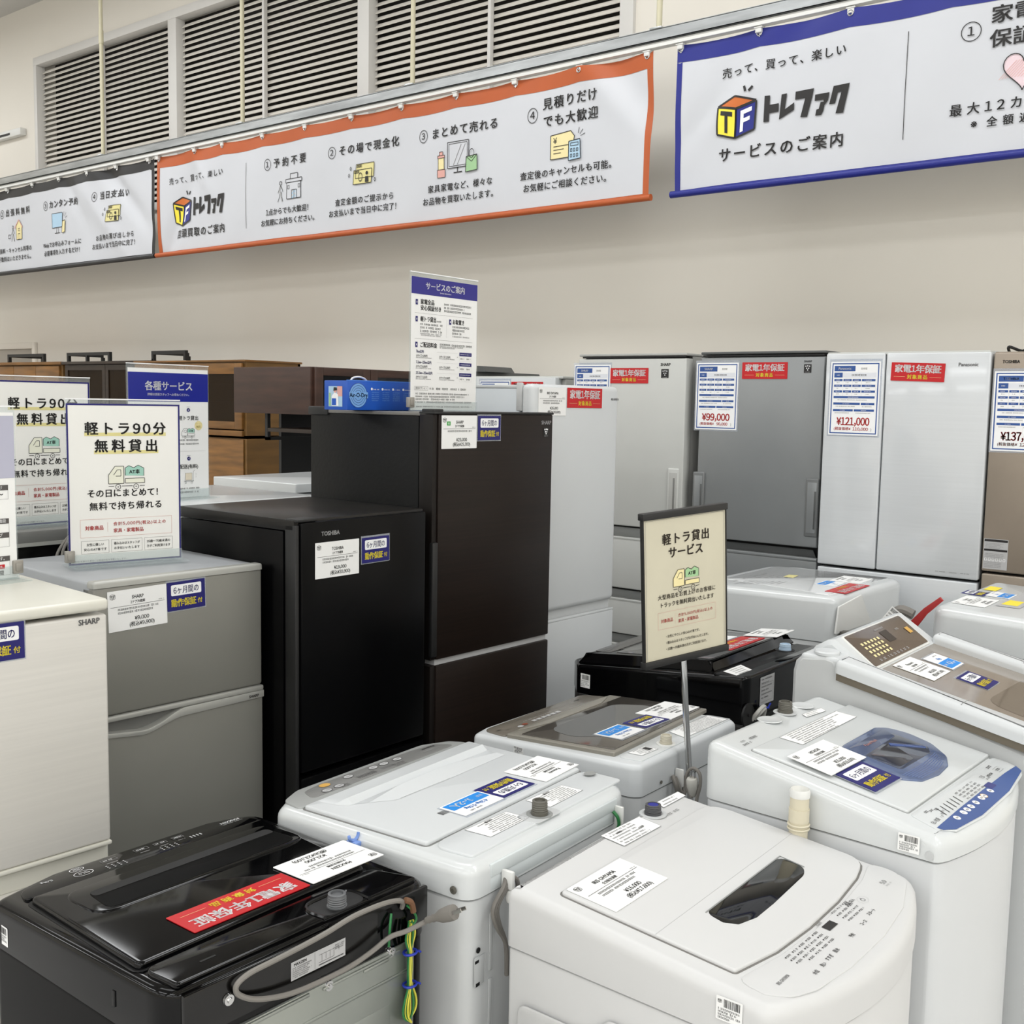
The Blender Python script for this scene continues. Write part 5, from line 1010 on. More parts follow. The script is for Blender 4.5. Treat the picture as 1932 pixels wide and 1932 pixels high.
for (u, v, w_) in ((-.139, -.249, '水位'), (-.11, -.248, '洗い'), (-.084, -.246, 'すすぎ'), (-.055, -.245, '脱水'), (.008, -.244, '予約'), (.063, -.241, 'コース'), (.108, -.236, 'スタート')): p.t(w_, u, v, .0085, INK, 2, b=.012, sx=.85)
wprint(t, p, 'button_print', .002); p = Pr(); p.t('残時間', .0, -.191, .006, INK, 2); p.t('電源 切/入', .112, -.197, .008, INK, 2, b=.01, sx=.85); wprint(t, p, 'panel_print', .002); p = Pr(); p.t('IRIS OHYAMA', -.196, -.223, .0085, INKG, 2, w=.036, b=.01); wprint(t, p, 'logo', .002); p = Pr()
p.t('5.0', .232, -.209, .012, INKL, 2, b=.02); p.gk(.222, -.218, .245, .004, INKL, 2)
wprint(t, p, 'capacity_print', .002)
inlet(t, .158, .228, .0, .0155, .02, mat('inlet_dark_grey', (74, 74, 76), .4, var=.05), WC)
obj('inlet_strainer', [(*cyl(.158, .228, z(.158, .228) + .018, z(.158, .228) + .0192, .0105, 18), BLUEP)], t)
sticker(t, [(-.008, .238), (.122, .2375), (.12, .185), (-.009, .184)], 6, h=.0012, big=((.3, .28, '△警告', .006), (.72, .55, '△注意', .006)))
sticker(t, [(.208, .252), (.292, .252), (.288, .230), (.198, .228)], 2, h=.0012)
p = Pr(); p.gk(.165, .205, .215, .008, INKG, 2); wprint(t, p, 'deck_print', .0012)
price_card(onw(t, -.147, .104, 1.5, .0062), 'price card reading 16,000 yen on the matte white machine', 'IRIS OHYAMA', '全自動洗濯機', '¥16,000', '(税込¥17,600)', .164, .099)
NL = Matrix.Rotation(R(-90), 4, 'Z') @ RX90                          # a plane facing local -x
stock_label(t, T(-.2855, -.184, .785) @ Matrix.Rotation(R(-89), 4, 'Z') @ RX90, .042, .036)
obj('side_emboss', [(*xf(slab(rpoly([(-.2, .08), (.17, .08), (.17, .692), (-.02, .692), (-.06, .655), (-.2, .655)], [.02, .02, .03, .02, .02, .02]), lambda a, b: 0, 0, .0025, .0022, 3), T(-.2885, 0, 0) @ Matrix.Rotation(R(-90 + 1.2), 4, 'Z') @ RX90), WM)], t)
# ------ W8 white machine with a blue window
top = bowed([(-.262, .264), (.265, .258), (.274, -.218), (-.268, -.238)], [.03, .03, .05, .03], .046)
W8 = t = washer('white washing machine with a blue window and blue control strip', -.811, 2.283, 88.21, .521, .948, .863, top, .823, WG, mat('pale_white_cabinet', (205, 207, 208), .36, var=.015), 'washing machines in the right row', .022, s=.985)
z = plane(t)
lid = rpoly([(-.222, .173), (.258, .168), (.268, -.158), (-.208, -.153)], .005)
obj('lid_gap', [(*slab(inset(ccw(lid), -.003), z, 0, .0005), GREYP)], t)
ld = obj('lid', [(*slab(lid, z, 0, .005, .003), WG)], t)
obj('control_panel', [(*slab(rpoly([(-.214, -.161), (.270, -.166), (.268, -.214), (.235, -.240), (.1, -.254), (-.08, -.256), (-.2, -.243), (-.228, -.215)], [.004, .004, .03, .03, .08, .08, .03, .01]), z, 0, .0022, .0012), WG)], t)
win = rpoly([(-.05, .062), (.158, .064), (.19, .045), (.204, .0), (.194, -.055), (.15, -.105), (.10, -.125), (.03, -.130), (-.04, -.120), (-.075, -.09), (-.08, -.03)], [.02, .02, .02, .04, .04, .04, .05, .05, .04, .03, .05], 4)
wn = obj('lid_window', [(*slab(win, z, .0045, .0085, .003), mat('blue_window_rim', (86, 102, 138), .12, coat=.5, var=.08, scale=(60, 60, 60)))], ld)
obj('window_well', [(*slab(rpoly([(-.03, .028), (.162, .03), (.162, -.058), (.13, -.075), (-.03, -.072)], .014), z, .0085, .009, .0003), mat('blue_window_deep', (48, 58, 80), .08, coat=.6, var=.1))], wn)
obj('handle_bar', [(*slab(rpoly([(-.03, .045), (.165, .047), (.15, .012), (-.03, .006)], .006), z, .0086, .0098, .001), mat('blue_bar', (66, 80, 112), .15, coat=.4, var=.05))], wn)
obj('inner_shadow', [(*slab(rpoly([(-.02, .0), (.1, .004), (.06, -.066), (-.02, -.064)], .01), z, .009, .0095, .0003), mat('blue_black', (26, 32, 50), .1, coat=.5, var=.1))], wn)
obj('handle_fin', [(*slab(rpoly([(.09, .004), (.155, -.05), (.15, -.06), (.082, -.004)], .003), z, .009, .0105, .001), mat('blue_fin', (52, 78, 138), .12, coat=.5, var=.05))], wn)
for k in range(7): obj('grip_rib', [(*tube([(-.055 + .004 * k, -.084 - .005 * k, z(0, -.084 - .005 * k) + .0087), (.05, -.088 - .005 * k, z(0, -.088 - .005 * k) + .0087), (.14 - .006 * k, -.082 - .005 * k, z(0, -.082 - .005 * k) + .0087)], .0009, 5, 4), mat('blue_rib', (94, 114, 164), .2, var=.05))], wn)
p = Pr(); p.t('PowerWash', .05, .028, .012, PINK, 2, b=.01); printed('window_print', p, lambda a, b, hh: Vector((a, b, z(a, b) + .0100 + hh)), wn)
p = Pr(); bl = mat('slate_blue_print', (66, 92, 150), .35, var=.03)
p.pg([(-.223, -.2145), (-.1, -.2125), (.05, -.2125), (.2, -.214), (.262, -.217), (.245, -.234), (.1, -.2505), (-.08, -.2525), (-.195, -.241), (-.222, -.226)], bl, 1)
for u in (-.142, -.104, -.083, -.060, -.031, .003, .019, .060): p.ci(u, -.2245, .0085, WHITEI, 2, 18, .0072); p.gk(u - .005, -.2245, u + .005, .0045, INK, 3)
p.ri(.019, -.2245, .0085, .0014, ORBTN, 3, 18, .0072)
for k in range(6): p.ln(-.148 + k * .0185, -.207, -.138 + k * .0185, -.184, .0022, INK, 2)
for k in range(5):
    for j in range(4): p.gk(-.03 + k * .022, -.207 + j * .008, -.015 + k * .022, .0045, INK, 2)
for k in range(3): p.gk(-.18 + k * .016, -.176 - k * .004, -.166 + k * .016, .006, INK, 2); p.gk(-.17 + k * .014, -.203 + k * .004, -.158 + k * .014, .005, INKG, 2)
p.t('白い約束', -.196, -.203, .011, INK, 2, sx=.8); p.t('HITACHI', .148, -.196, .0085, INK, 2, b=.02, w=.03); p.t('7.0', .118, -.19, .012, INK, 2); p.gk(.115, -.2, .135, .004, INK, 2)
p.pg(rpoly([(.105, -.224), (.072, -.224), (.072, -.2065), (.105, -.2065)], .003), mat('blue_button', (52, 58, 124), .3, var=.05), 2); p.fr(.185, -.205, .215, -.19, .0006, INKG, 2); p.gk(.19, -.197, .21, .007, INK, 2); p.gk(.175, -.18, .205, .008, INK, 2)
wprint(t, p, 'panel_print', .0026)
inlet(t, .061, .238, .0, .0155, .026, GREYCAP, WC)
for (u, v) in ((-.02, .236), (.145, .235)): obj('deck_dimple', [(*lathe([(.028, z(u, v) + .0002), (.026, z(u, v) + .0016), (.012, z(u, v) + .0006)], u, v), WG)], t)
sticker(t, [(-.11, .166), (.176, .164), (.19, .119), (-.098, .117)], 7, h=.0055); sticker(t, [(.085, .207), (.172, .2), (.165, .184), (.078, .192)], 2, h=.0012)
p = Pr(); p.gk(-.215, .196, -.18, .007, INK, 2); p.gk(-.17, .206, -.14, .008, INK, 2); p.gk(-.205, .208, -.185, .006, INKG, 2); wprint(t, p, 'deck_print', .0012)
price_card(onw(t, -.128, .048, -1.5, .0125, 0), 'price card beside the blue window of the white machine', 'HITACHI', '全自動洗濯機', '¥15,000', '(税込¥16,500)', .163, .1)
six_tag(onw(t, -.133, -.043, -2, .0092), 'navy guarantee tag beside the blue window of the white machine', .118, .086)
stock_label(t, T(-.2715, -.181, .848) @ Matrix.Rotation(R(-88), 4, 'Z') @ RX90, .04, .034)
obj('cap_disc', [(*xf(cyl(0, 0, 0, .0012, .0085, 20), T(-.2685, -.219, .834) @ Matrix.Rotation(R(-96), 4, 'Z') @ RX90), WC)], t)
obj('drain_hose', [(*cat(cyl(-.289, .03, .70, .84, .0185, 20), cyl(-.289, .03, .84, .866, .02, 20), cyl(-.289, .03, .866, .892, .0185, 20)), CREAMH), (*lathe([(.0195, .889), (.0205, .9), (.018, .905), (.0165, .897), (.012, .89)], -.289, .03, 20), PLW)], t)
obj('hose_band', [(*cat(*[tube([(-.289 + .02 * math.cos(a), .03 + .02 * math.sin(a), zz) for a in [k * math.pi / 4 for k in range(8)]], .0025, 6, 3, True) for zz in (.826, .834)]), CREAMH)], t)
# ------ W7 tilted-lid machine with a brown panel
t = thing('washing_machine', 'white washing machine with a sloping brown glass lid and brown control panel', 'washing machine', at(-.805, 2.815, 90), 'washing machines in the right row'); W7 = t
t['pl'] = [.61, 1.043, .921]; z = plane(t)
prof = [(.308, .05), (.308, 1.0), (.302, 1.026), (.285, 1.043), (.262, 1.045), (.225, 1.05), (.2, 1.045), (.19, 1.028), (.17, 1.012), (-.305, .893), (-.325, .86), (-.325, .05)]
def extrude_x(prof, x0, x1, ins=.0):
    n = len(prof); V = []; F = []
    for x, k in ((x0, ins), (x0 + ins, 0), (x1 - ins, 0), (x1, ins)):
        q = inset(ccw(prof), k) if k else ccw(prof)
        V += [Vector((x, a, b)) for a, b in q]
    for s in range(3):
        for i in range(n): j = (i + 1) % n; F.append([s * n + i, s * n + j, (s + 1) * n + j, (s + 1) * n + i])
    F.append(list(range(n))[::-1]); F.append([3 * n + i for i in range(n)]); return V, F
obj('cabinet', [(*extrude_x(prof, -.285, .285, .01), WC)], t)
hump = [(.30, 1.0), (.298, 1.03), (.28, 1.055), (.25, 1.074), (.232, 1.078), (.13, 1.012), (.12, 1.0)]
obj('back_console', [(*extrude_x(hump, -.222, .275, .012), WS)], t)
sl = Matrix.Translation((0, .181, 1.0445)) @ Matrix.Rotation(math.atan2(.066, .102), 4, 'X')
cp = obj('control_panel', [(*slab(rpoly([(-.192, -.058), (.212, -.058), (.225, .06), (-.178, .06)], .008), lambda a, b: 0, 0, .004, .002), PLW)], t, sl)
obj('panel_glass', [(*slab(rpoly([(-.186, -.052), (.206, -.052), (.219, .055), (-.172, .055)], .006), lambda a, b: 0, .004, .0052, .0006), BROWNP)], cp)
p = Pr()
for j in range(4):
    for k in range(6): p.r(-.14 + k * .022, .012 - j * .014, -.128 + k * .022, .020 - j * .014, YELW, 2)
pp = lambda nm: printed(nm, p, lambda a, b, hh: Vector((a, b, .0055 + hh)), cp)
pp('key_lamps'); p = Pr()
for k in range(9): p.gk(-.135 + k * .024, -.042, -.121 + k * .024, .009, INKL, 2)
pp('key_print'); p = Pr(); p.r(.012, -.008, .062, .03, mat('panel_display', (54, 48, 44), .2, var=.05), 2); pp('display')
p = Pr(); p.r(.165, -.008, .19, .014, ORBTN, 2); pp('start_button'); p = Pr(); p.gk(.11, .02, .135, .007, INKL, 2); p.gk(.0, .04, .06, .006, INKL, 2); pp('panel_print')
obj('lid_glass', [(*slab([(-.232, .135), (.236, .135), (.236, -.31), (-.232, -.31)], z, 0, .003), mat('taupe_glass', (138, 128, 116), .12, coat=.5, var=.03))], t)
obj('lid_window', [(*slab(rpoly([(-.12, -.105), (.2, -.118), (.22, -.30), (-.14, -.30)], .06), z, .003, .0038), mat('taupe_glass_dark', (112, 102, 90), .1, coat=.5, var=.05))], t)
for (x0, x1, nm) in ((-.302, -.232, 'lid_rail'), (.236, .292, 'lid_rail')):
    for (v0, v1) in ((.195 if x0 < 0 else .135, -.335),):
        obj(nm, [(*slab(rpoly([(x0, v1), (x1, v1), (x1, v0), (x0, v0)], [.004, .004, .012, .012] if v0 > 0 else .004), plane(t, -.004), .0, .034, .016, 4), WS)], t)
    obj('rail_joint', [(*slab([(x0 + .01, -.101), (x1 - .01, -.101), (x1 - .01, -.0995), (x0 + .01, -.0995)], plane(t, -.004), .033, .0344), GREYP)], t)
    obj('rail_strip', [(*slab([(x0 + .004, -.334), (x1 - .004, -.334), (x1 - .004, .19 if x0 < 0 else .13), (x0 + .004, .19 if x0 < 0 else .13)], plane(t, -.022), 0, .018), TAUPE)], t)
obj('softener_cap', [(*lathe([(.031, 1.048), (.031, 1.054), (.027, 1.057), (.0, 1.057)], -.25, .235, 24), WS)], t); obj('corner_block', [(*slab(rpoly([(-.283, .19), (-.2, .19), (-.2, .29), (-.283, .29)], .012), lambda a, b: 0, .98, 1.048, .01), WS)], t)
for a in (-.22, .22):
    for b in (-.25, .24): obj('foot', [(*cyl(a, b, 0, .05, .022, 14), BMAT)], t)
price_card(onw(t, -.042, .07, 0, .0042), 'price card on the brown glass lid of the sloping machine', 'Panasonic', '洗濯乾燥機', '¥43,000', '(税込¥47,300)', .128, .106)
size_tag(onw(t, .09, .057, -90, .0046) @ Matrix.Rotation(R(90), 4, 'Z'), 'light blue capacity tag on the brown glass lid', '4人~', '8kg', .09, .078)
six_tag(onw(t, .03, -.046, 0, .0042), 'navy guarantee tag on the brown glass lid', .098, .078)
# ------ W6 white machine, right edge
top = rpoly([(-.31, .272), (.36, .272), (.36, -.33), (-.31, -.33)], [.03, .05, .05, .05], 5)
W6 = t = washer('white washing machine cut by the right frame edge, cards on its lid', -.79, 3.73, 90, .54, 1.05, 1.03, top, .926, WG, mat('white_cabinet_side', (206, 208, 208), .4, var=.02), 'washing machines in the right row', .03, gap=GREYP)
z = plane(t)
p = Pr(); p.pg([(-.14, .13), (.2, .125), (.2, .06), (-.13, .06)], INKL, 1); p.pg([(-.10, .122), (.0, .12), (.0, .078), (-.095, .075)], YEL, 2); p.pg([(-.0, .215), (.11, .21), (.11, .245), (.0, .245)], INKL, 1); p.pg([(.13, .24), (.22, .24), (.22, .2), (.13, .2)], YEL, 2); wprint(t, p, 'energy_sticker', .001)
price_card(onw(t, -.126, .192, 0, .0014), 'price card on the white machine cut by the right frame edge', 'TOSHIBA', '全自動洗濯機', '¥33,000', '(税込¥36,300)', .165, .1)
six_tag(onw(t, .03, .235, -90, .0014) @ Matrix.Rotation(R(90), 4, 'Z'), 'navy guarantee tag on the machine at the right frame edge', .08, .07)
size_tag(onw(t, .065, .165, 0, .0014), 'light blue tag on the machine at the right frame edge', '3~4人', '8kg', .1, .075)
# bundle between W5 and W6: red folder with a grey hose end
t = thing('red_folder', 'red folder wedged between the two rearmost white washing machines', 'folder', at(-1.07, 3.405, 0, .975))
obj('folder_cover', [(*xf(slab([(-.048, .018), (-.026, .003), (.004, .05), (.05, .098), (.04, .108), (-.006, .068)], lambda a, b: 0, 0, .008, .002), RX90), mat('dark_red_card', (168, 40, 40), .45, var=.05))], t)
p = Pr(); p.r(-.022, -.028, .022, .028, PAPER, 1); p.barcode(-.018, .012, .018, .024, INK)
for k in range(3): p.gk(-.018, .004 - k * .011, .012, .006, INK)
hz = T(-.31, .4, .96) @ Matrix.Rotation(R(-90), 4, 'Z'); t = obj('inlet_hose', [(*tube([(-.02, .04, -.05), (.0, .03, .03), (.03, .02, .06), (.07, .02, .05)], .016, 10, 6), CORD)], W6, hz); printed('hose_tag', p, lambda x, y, hh: Vector((x, -hh, y)), t, T(.012, -.002, .038) @ Matrix.Rotation(R(35), 4, 'Y'))
# ---------------------------------------------------------------- poster stands and boards
def stand(label, M, w, h, pr, base=PAPERW, clip=True, foot=True, head=.0, group='acrylic poster stands', side=1):
    """poster in a clear L stand; origin = middle of the lower edge, facing local -y"""
    t = thing('poster_stand', label, 'poster stand', M, group)
    g = [(*box(-w / 2, w / 2, -.0004, .0004, .004, h, 0), base)]
    obj('poster', g + pr.emit(lambda x, y, hh: Vector((x, -.0006 - hh, y))), t, None, 0, False)
    obj('holder', [(*cat(box(-w / 2 - .004, w / 2 + .004, .0012, .0032, 0, h + .014), box(-w / 2 - .004, w / 2 + .004, -.003, -.0022, 0, .03)), ACRYL)], t)
    obj('holder_edge', [(*box(-w / 2 - .004, w / 2 + .004, -.0015, .0035, h + .012, h + .015), WHITEI)], t)
    if foot: obj('foot_plate', [(*box(-w / 2 - .004, w / 2 + .004, -.055, .05, .0002, .0028), ACRYL)], t)
    if clip: obj('clip', [(*cat(box(side * w / 2 - .012, side * w / 2 + .012, -.007, .007, .012, .042, .002), box(side * w / 2 - .007, side * w / 2 + .006, -.010, -.006, .018, .036, .001)), mat('clip_grey', (158, 154, 146), .35, .2, var=.05))], t)
    return t
def hl(p, x0, x1, y, m=YELP): p.r(x0, y - .006, x1, y + .003, m, 1)
def truck_poster(w=.297, h=.42):
    p = Pr(); X = lambda q: (q - .5) * w; Y = lambda q: h * (1 - q)
    p.fr(-w / 2, .004, w / 2, h, .0045, NAVY, 1)
    hl(p, X(.15), X(.87), Y(.185)); hl(p, X(.23), X(.80), Y(.295))
    p.t('軽トラ90分', X(.51), Y(.155), .0355, INK, 3, b=.026, w=.72 * w); p.t('無料貸出', X(.515), Y(.263), .0355, INK, 3, b=.026, w=.565 * w)
    truck(p, X(.51), Y(.455), .095, mat('truck_cream', (232, 232, 214), .5, var=.01), MINT, .0014)
    p.t('その日にまとめて！', X(.50), Y(.555), .0225, INK, 3, b=.02, w=.68 * w); p.t('無料で持ち帰れる', X(.505), Y(.635), .0225, INK, 3, b=.02, w=.65 * w)
    p.fr(X(.10), Y(.825), X(.915), Y(.712), .0007, REDL, 2); p.ln(X(.335), Y(.795), X(.335), Y(.735), .0006, REDL, 2)
    p.t('対象商品', X(.22), Y(.767), .0125, REDT, 3, b=.02, w=.16 * w); p.t('合計5,000円(税込)以上の', X(.385), Y(.747), .0108, REDT, 3, b=.015, w=.475 * w, al='L'); p.t('家具・家電製品', X(.385), Y(.79), .012, REDT, 3, b=.015, w=.27 * w, al='L')
    for (a, b, u, v) in ((.105, .345, '女性に優しい', '安心のAT車です'), (.365, .64, '積み込みはスタッフが', 'お手伝いいたします'), (.66, .92, '25歳～70歳未満の', '方がご利用頂けます')):
        p.fr(X(a), Y(.925), X(b), Y(.845), .0006, INKG, 2); k = (b - a) * .84; p.t(u, X((a + b) / 2), Y(.87), .008, INK, 3, b=.012, w=k * w * min(1, len(u) / 8)); p.t(v, X((a + b) / 2), Y(.9), .008, INK, 3, b=.012, w=k * w * min(1, len(v) / 9 + .1))
    p.t('※90分を越えた場合には超過料金を頂戴いたします。', X(.03), Y(.97), .0055, INKG, 3, al='L', w=.48 * w); return p
stand('truck-loan poster in a blue border standing on the silver-grey fridge', at(-2.591, 1.621, 90 - 12.74, 1.207), .293, .418, truck_poster(), side=-1)
stand('truck-loan poster half hidden at left, further back than its twin', at(-3.06, 1.65, 90.8, 1.266), .297, .42, truck_poster())
# P0 leftmost poster
p = Pr(); w, h = .21, .375; X = lambda q: (q - .5) * w; Y = lambda q: h * (1 - q)
p.r(-w / 2, Y(.39), w / 2, Y(.02), mat('lavender_print', (186, 186, 204), .5, var=.03), 1); p.r(X(.35), Y(.36), X(.82), Y(.08), mat('lavender_fridge', (150, 150, 166), .45, var=.04), 2)
for q in (.2, .24, .29): p.r(X(.35), Y(q), X(.82), Y(q - .006), INKG, 3)
for (q, u, v) in ((.43, '3人向け', '400ℓ～'), (.63, '選べる機能', '氷'), (.715, 'タイプ', 'P'), (.855, '承ります。', '')):
    p.r(X(.1), Y(q + .03), X(.92), Y(q), mat('poster_bar', (86, 82, 80), .5, var=.05), 2); p.t(u, X(.78), Y(q + .015), .009, WHITEI, 3, b=.02); p.fr(X(.1), Y(q + .085 if q < .8 else .97), X(.92), Y(q + .03), .0005, INKG, 2)
    if v: p.t(v, X(.74), Y(q + .056), .014, INK, 3, b=.02)
p.r(X(.45), Y(.93), X(.86), Y(.905), RED, 3); p.gk(X(.5), Y(.917), X(.83), .005, WHITEI, 4); p.t('12ヶ月間', X(.74), Y(.955), .011, INK, 3, b=.02); p.gk(X(.4), Y(.54), X(.8), .006, INKG, 2); p.gk(X(.45), Y(.56), X(.8), .005, INKG, 2)
stand('leftmost poster with a fridge picture, cut by the left frame edge', at(-2.4, 1.123, 90 + 3, 1.232), w, h, p, PAPER)
# P3 blue-headed services poster
p = Pr(); w, h = .297, .405; X = lambda q: (q - .5) * w; Y = lambda q: h * (1 - q)
p.r(-w / 2, Y(.225), w / 2, Y(0), BLUEP, 1); p.t('各種サービス', 0, Y(.105), .031, WHITEI, 3, b=.022, w=.6 * w); p.t('詳細は店頭スタッフへお尋ねください。', 0, Y(.17), .009, WHITEI, 3, b=.012, w=.54 * w)
p.ln(0, Y(.26), 0, Y(.97), .0005, INKL, 2); p.ln(X(.04), Y(.62), X(.96), Y(.62), .0005, INKL, 2)
for (a, q, no, tt) in ((.26, .29, '1', '家電保証'), (.74, .29, '2', '軽トラ貸出'), (.26, .68, '3', 'お取置き'), (.74, .68, '4', '配送(有料)')):
    p.ci(X(a), Y(q), .0065, NAVY, 2); p.t(no, X(a), Y(q), .009, WHITEI, 3, b=.02); p.t(tt, X(a), Y(q + .065), .0155, INK, 3, b=.015); p.ln(X(a) - .006, Y(q) + .01, X(a) + .006, Y(q) + .01, .0006, NAVY, 2)
    for k in range(2): p.gk(X(a) - .04, Y(q + .24 + k * .03), X(a) + .04, .006, INK, 2)
truck(p, X(.735), Y(.475), .05, PAPER, MINT, .0009); p.ci(X(.87), Y(.415), .0145, YELW, 2); p.t('無料', X(.87), Y(.425), .010, YELP, 4, b=.03); p.ri(X(.87), Y(.415), .0145, .0008, YELP, 3); p.gk(X(.83), Y(.40), X(.91), .004, YELP, 4)
a, b = X(.735), Y(.83); p.r(a - .013, b - .01, a + .013, b + .014, mat('box_cream', (232, 222, 200), .5, var=.02), 2); p.fr(a - .013, b - .01, a + .013, b + .014, .0007, INKG, 3); p.ln(a - .018, b - .013, a + .02, b - .013, .0016, INKG, 3); p.pl([(a + .018, b - .013), (a + .018, b + .018), (a + .024, b + .023)], .0008, INKG, 3)
for s_ in (-.012, .012): p.ri(a + s_, b - .018, .003, .0008, INKG, 3)
for k in range(3): p.ln(a + .026, b + .012 - k * .006, a + .031, b + .012 - k * .006, .0006, INKG, 3)
stand('blue-headed services poster on the white fridge top behind the black fridge', at(-3.06, 2.075, 90.7, 1.318), w, .418, p, PAPER, clip=False)
# P4 tall service board on the dark brown fridge
p = Pr(); w, h = .30, .398; X = lambda q: (q - .5) * w; Y = lambda q: h * (1 - q)
p.r(-w / 2, Y(.125), w / 2, Y(0), mat('indigo_print', (46, 42, 134), .45, var=.04), 1); p.t('サービスのご案内', 0, Y(.06), .0235, WHITEI, 3, b=.022, w=.6 * w); p.t('Service Information', 0, Y(.099), .007, WHITEI, 3, w=.17 * w)
def bar(x, y): p.r(X(x), Y(y + .04), X(x + .032), Y(y), NAVY, 2); p.r(X(x + .012), Y(y + .027), X(x + .02), Y(y + .013), WHITEI, 3)
bar(.06, .165); p.t('家電全品', X(.13), Y(.18), .0165, INK, 3, b=.02, w=.205 * w, al='L'); p.t('安心保証付き', X(.13), Y(.225), .0165, INK, 3, b=.02, w=.31 * w, al='L')
for k in range(3): p.gk(X(.48), Y(.18 + k * .025), X(.90 - .1 * (k % 2)), .0068, INK, 2)
p.ln(X(.05), Y(.265), X(.93), Y(.265), .0005, INKG, 2); bar(.06, .29); p.t('軽トラ貸出', X(.13), Y(.308), .0165, INK, 3, b=.02, w=.235 * w, al='L'); p.gk(X(.37), Y(.315), X(.44), .006, INK, 2); bar(.56, .29); p.t('お取置き', X(.61), Y(.308), .0165, INK, 3, b=.02, w=.19 * w, al='L')
for k in range(3): p.gk(X(.13), Y(.345 + k * .025), X(.46 - .03 * (k % 2)), .0068, INK, 2); p.gk(X(.61), Y(.345 + k * .025), X(.88 - .06 * k), .0068, INK, 2)
p.gk(X(.13), Y(.415), X(.45), .0045, INKG, 2); p.gk(X(.14), Y(.427), X(.43), .004, INKG, 2); p.gk(X(.61), Y(.418), X(.88), .0045, INKG, 2); p.ln(X(.52), Y(.295), X(.52), Y(.435), .0005, INKL, 2)
p.ln(X(.05), Y(.455), X(.93), Y(.455), .0005, INKG, 2); bar(.06, .48); p.t('ご配送料金', X(.125), Y(.50), .0165, INK, 3, b=.02, w=.255 * w, al='L'); p.gk(X(.42), Y(.487), X(.92), .0068, INK, 2); p.gk(X(.42), Y(.502), X(.78), .004, INKG, 2); p.gk(X(.42), Y(.512), X(.65), .004, INKG, 2)
for k, (tt, a_, b_) in enumerate((('7km以内', '4,950円', '7,150円'), ('7.1km~15km以内', '6,050円', '8,250円'), ('15.1km~25km以内', '7,150円', '9,350円'))):
    y = .55 + k * .08; p.t(tt, X(.07), Y(y), .0105, NAVY, 3, b=.02, al='L', sx=.85); p.ln(X(.38), Y(y - .003), X(.7), Y(y - .003), .0004, INKL, 2)
    p.t('小サイズ ' + a_, X(.07), Y(y + .032), .0085, INK, 3, b=.012, al='L', sx=.75); p.t('大サイズ ' + b_, X(.415), Y(y + .032), .0085, INK, 3, b=.012, al='L', sx=.75); p.gk(X(.07), Y(y + .046), X(.3), .003, INKG, 2); p.gk(X(.415), Y(y + .046), X(.65), .003, INKG, 2); p.t('+', X(.695), Y(y + .026), .008, INK, 3)
    p.r(X(.725), Y(y + .015), X(.92), Y(y - .012), NAVY, 2); p.gk(X(.74), Y(y + .002), X(.9), .003, WHITEI, 3); p.fr(X(.725), Y(y + .055), X(.92), Y(y + .015), .0003, INKL, 2); p.gk(X(.74), Y(y + .036), X(.8), .005, INK, 2); p.gk(X(.84), Y(y + .036), X(.9), .005, INK, 2)
p.fr(X(.055), Y(.84), X(.25), Y(.81), .0007, INKG, 2); p.t('配送オプション', X(.152), Y(.825), .0072, INK, 3, w=.165 * w); p.gk(X(.275), Y(.825), X(.85), .007, INK, 2)
for k, e in enumerate((.9, .82, .66, .93)): p.gk(X(.07), Y(.865 + k * .021), X(e), .0055, INK, 2)
p.gk(X(.07), Y(.963), X(.93), .0042, INK, 2)
stand('tall indigo-headed service board standing on the dark brown fridge', cam_scaled(at(-2.287, 2.53, 90.13, 1.6175), 1.045), w, h, p, PAPER, side=-1, foot=False)
# blue box on the dark brown fridge
t = thing('blue_product_box', 'long bright blue carton lying on the dark brown fridge beside the service board', 'box', cam_scaled(at(-2.4, 2.36, 90, 1.618), 1.045))
obj('carton', [(*box(-.129, .20, 0, .1, 0, .087, .002), BOXBLUE)], t)
p = Pr(); lb = mat('box_pale_blue', (120, 170, 228), .4, var=.03)
p.ci(-.085, .044, .036, lb, 1, 28)
for k in range(5): p.ri(-.085, .044, .008 + k * .007, .0012, mat('box_dark_blue', (20, 50, 120), .4, var=.05), 2)
p.r(-.122, .036, -.046, .054, lb, 3); p.t('Air-O-Dry', -.084, .045, .0185, mat('box_dark_blue', (20, 50, 120), .4), 4, b=.02, w=.073)
for k in range(4):
    a = -.03 + k * .045; p.ci(a, .064, .004, WHITEI, 2, 12); p.gk(a + .006, .063, a + .032, .004, WHITEI, 2)
    for j in range(5): p.gk(a, .054 - j * .006, a + .03, .003, lb, 2)
printed('box_print', p, lambda x, y, hh: Vector((x, -hh - .0004, y)), t)
p = Pr(); p.r(-.03, .01, .03, .07, SKY, 1); p.r(.008, .04, .03, .07, PINK, 2); p.pg([(-.015, .012), (.014, .012), (.012, .046), (-.004, .052), (-.016, .04)], WHITEI, 3); p.ci(.0, .058, .0075, PINK, 4, 14); p.pg([(-.008, .056), (.008, .058), (.007, .066), (-.006, .067)], INK, 5); p.r(-.014, .014, .004, .034, BOXBLUE, 5); p.r(-.028, .012, -.02, .05, GREENP, 3)
printed('end_photo', p, lambda x, y, hh: Vector((-.1294 - hh, .05 - x, y)), t)
obj('carry_handle', [(*tube([(-.07, .05, .085), (-.06, .05, .096), (-.035, .05, .1), (-.012, .05, .095), (.0, .05, .085)], .003, 6), PLW)], t)
obj('carton_flap', [(*cat(box(-.129, .2, .0, .004, .086, .089, .001)), mat('box_edge', (60, 120, 210), .4, var=.05))], t)
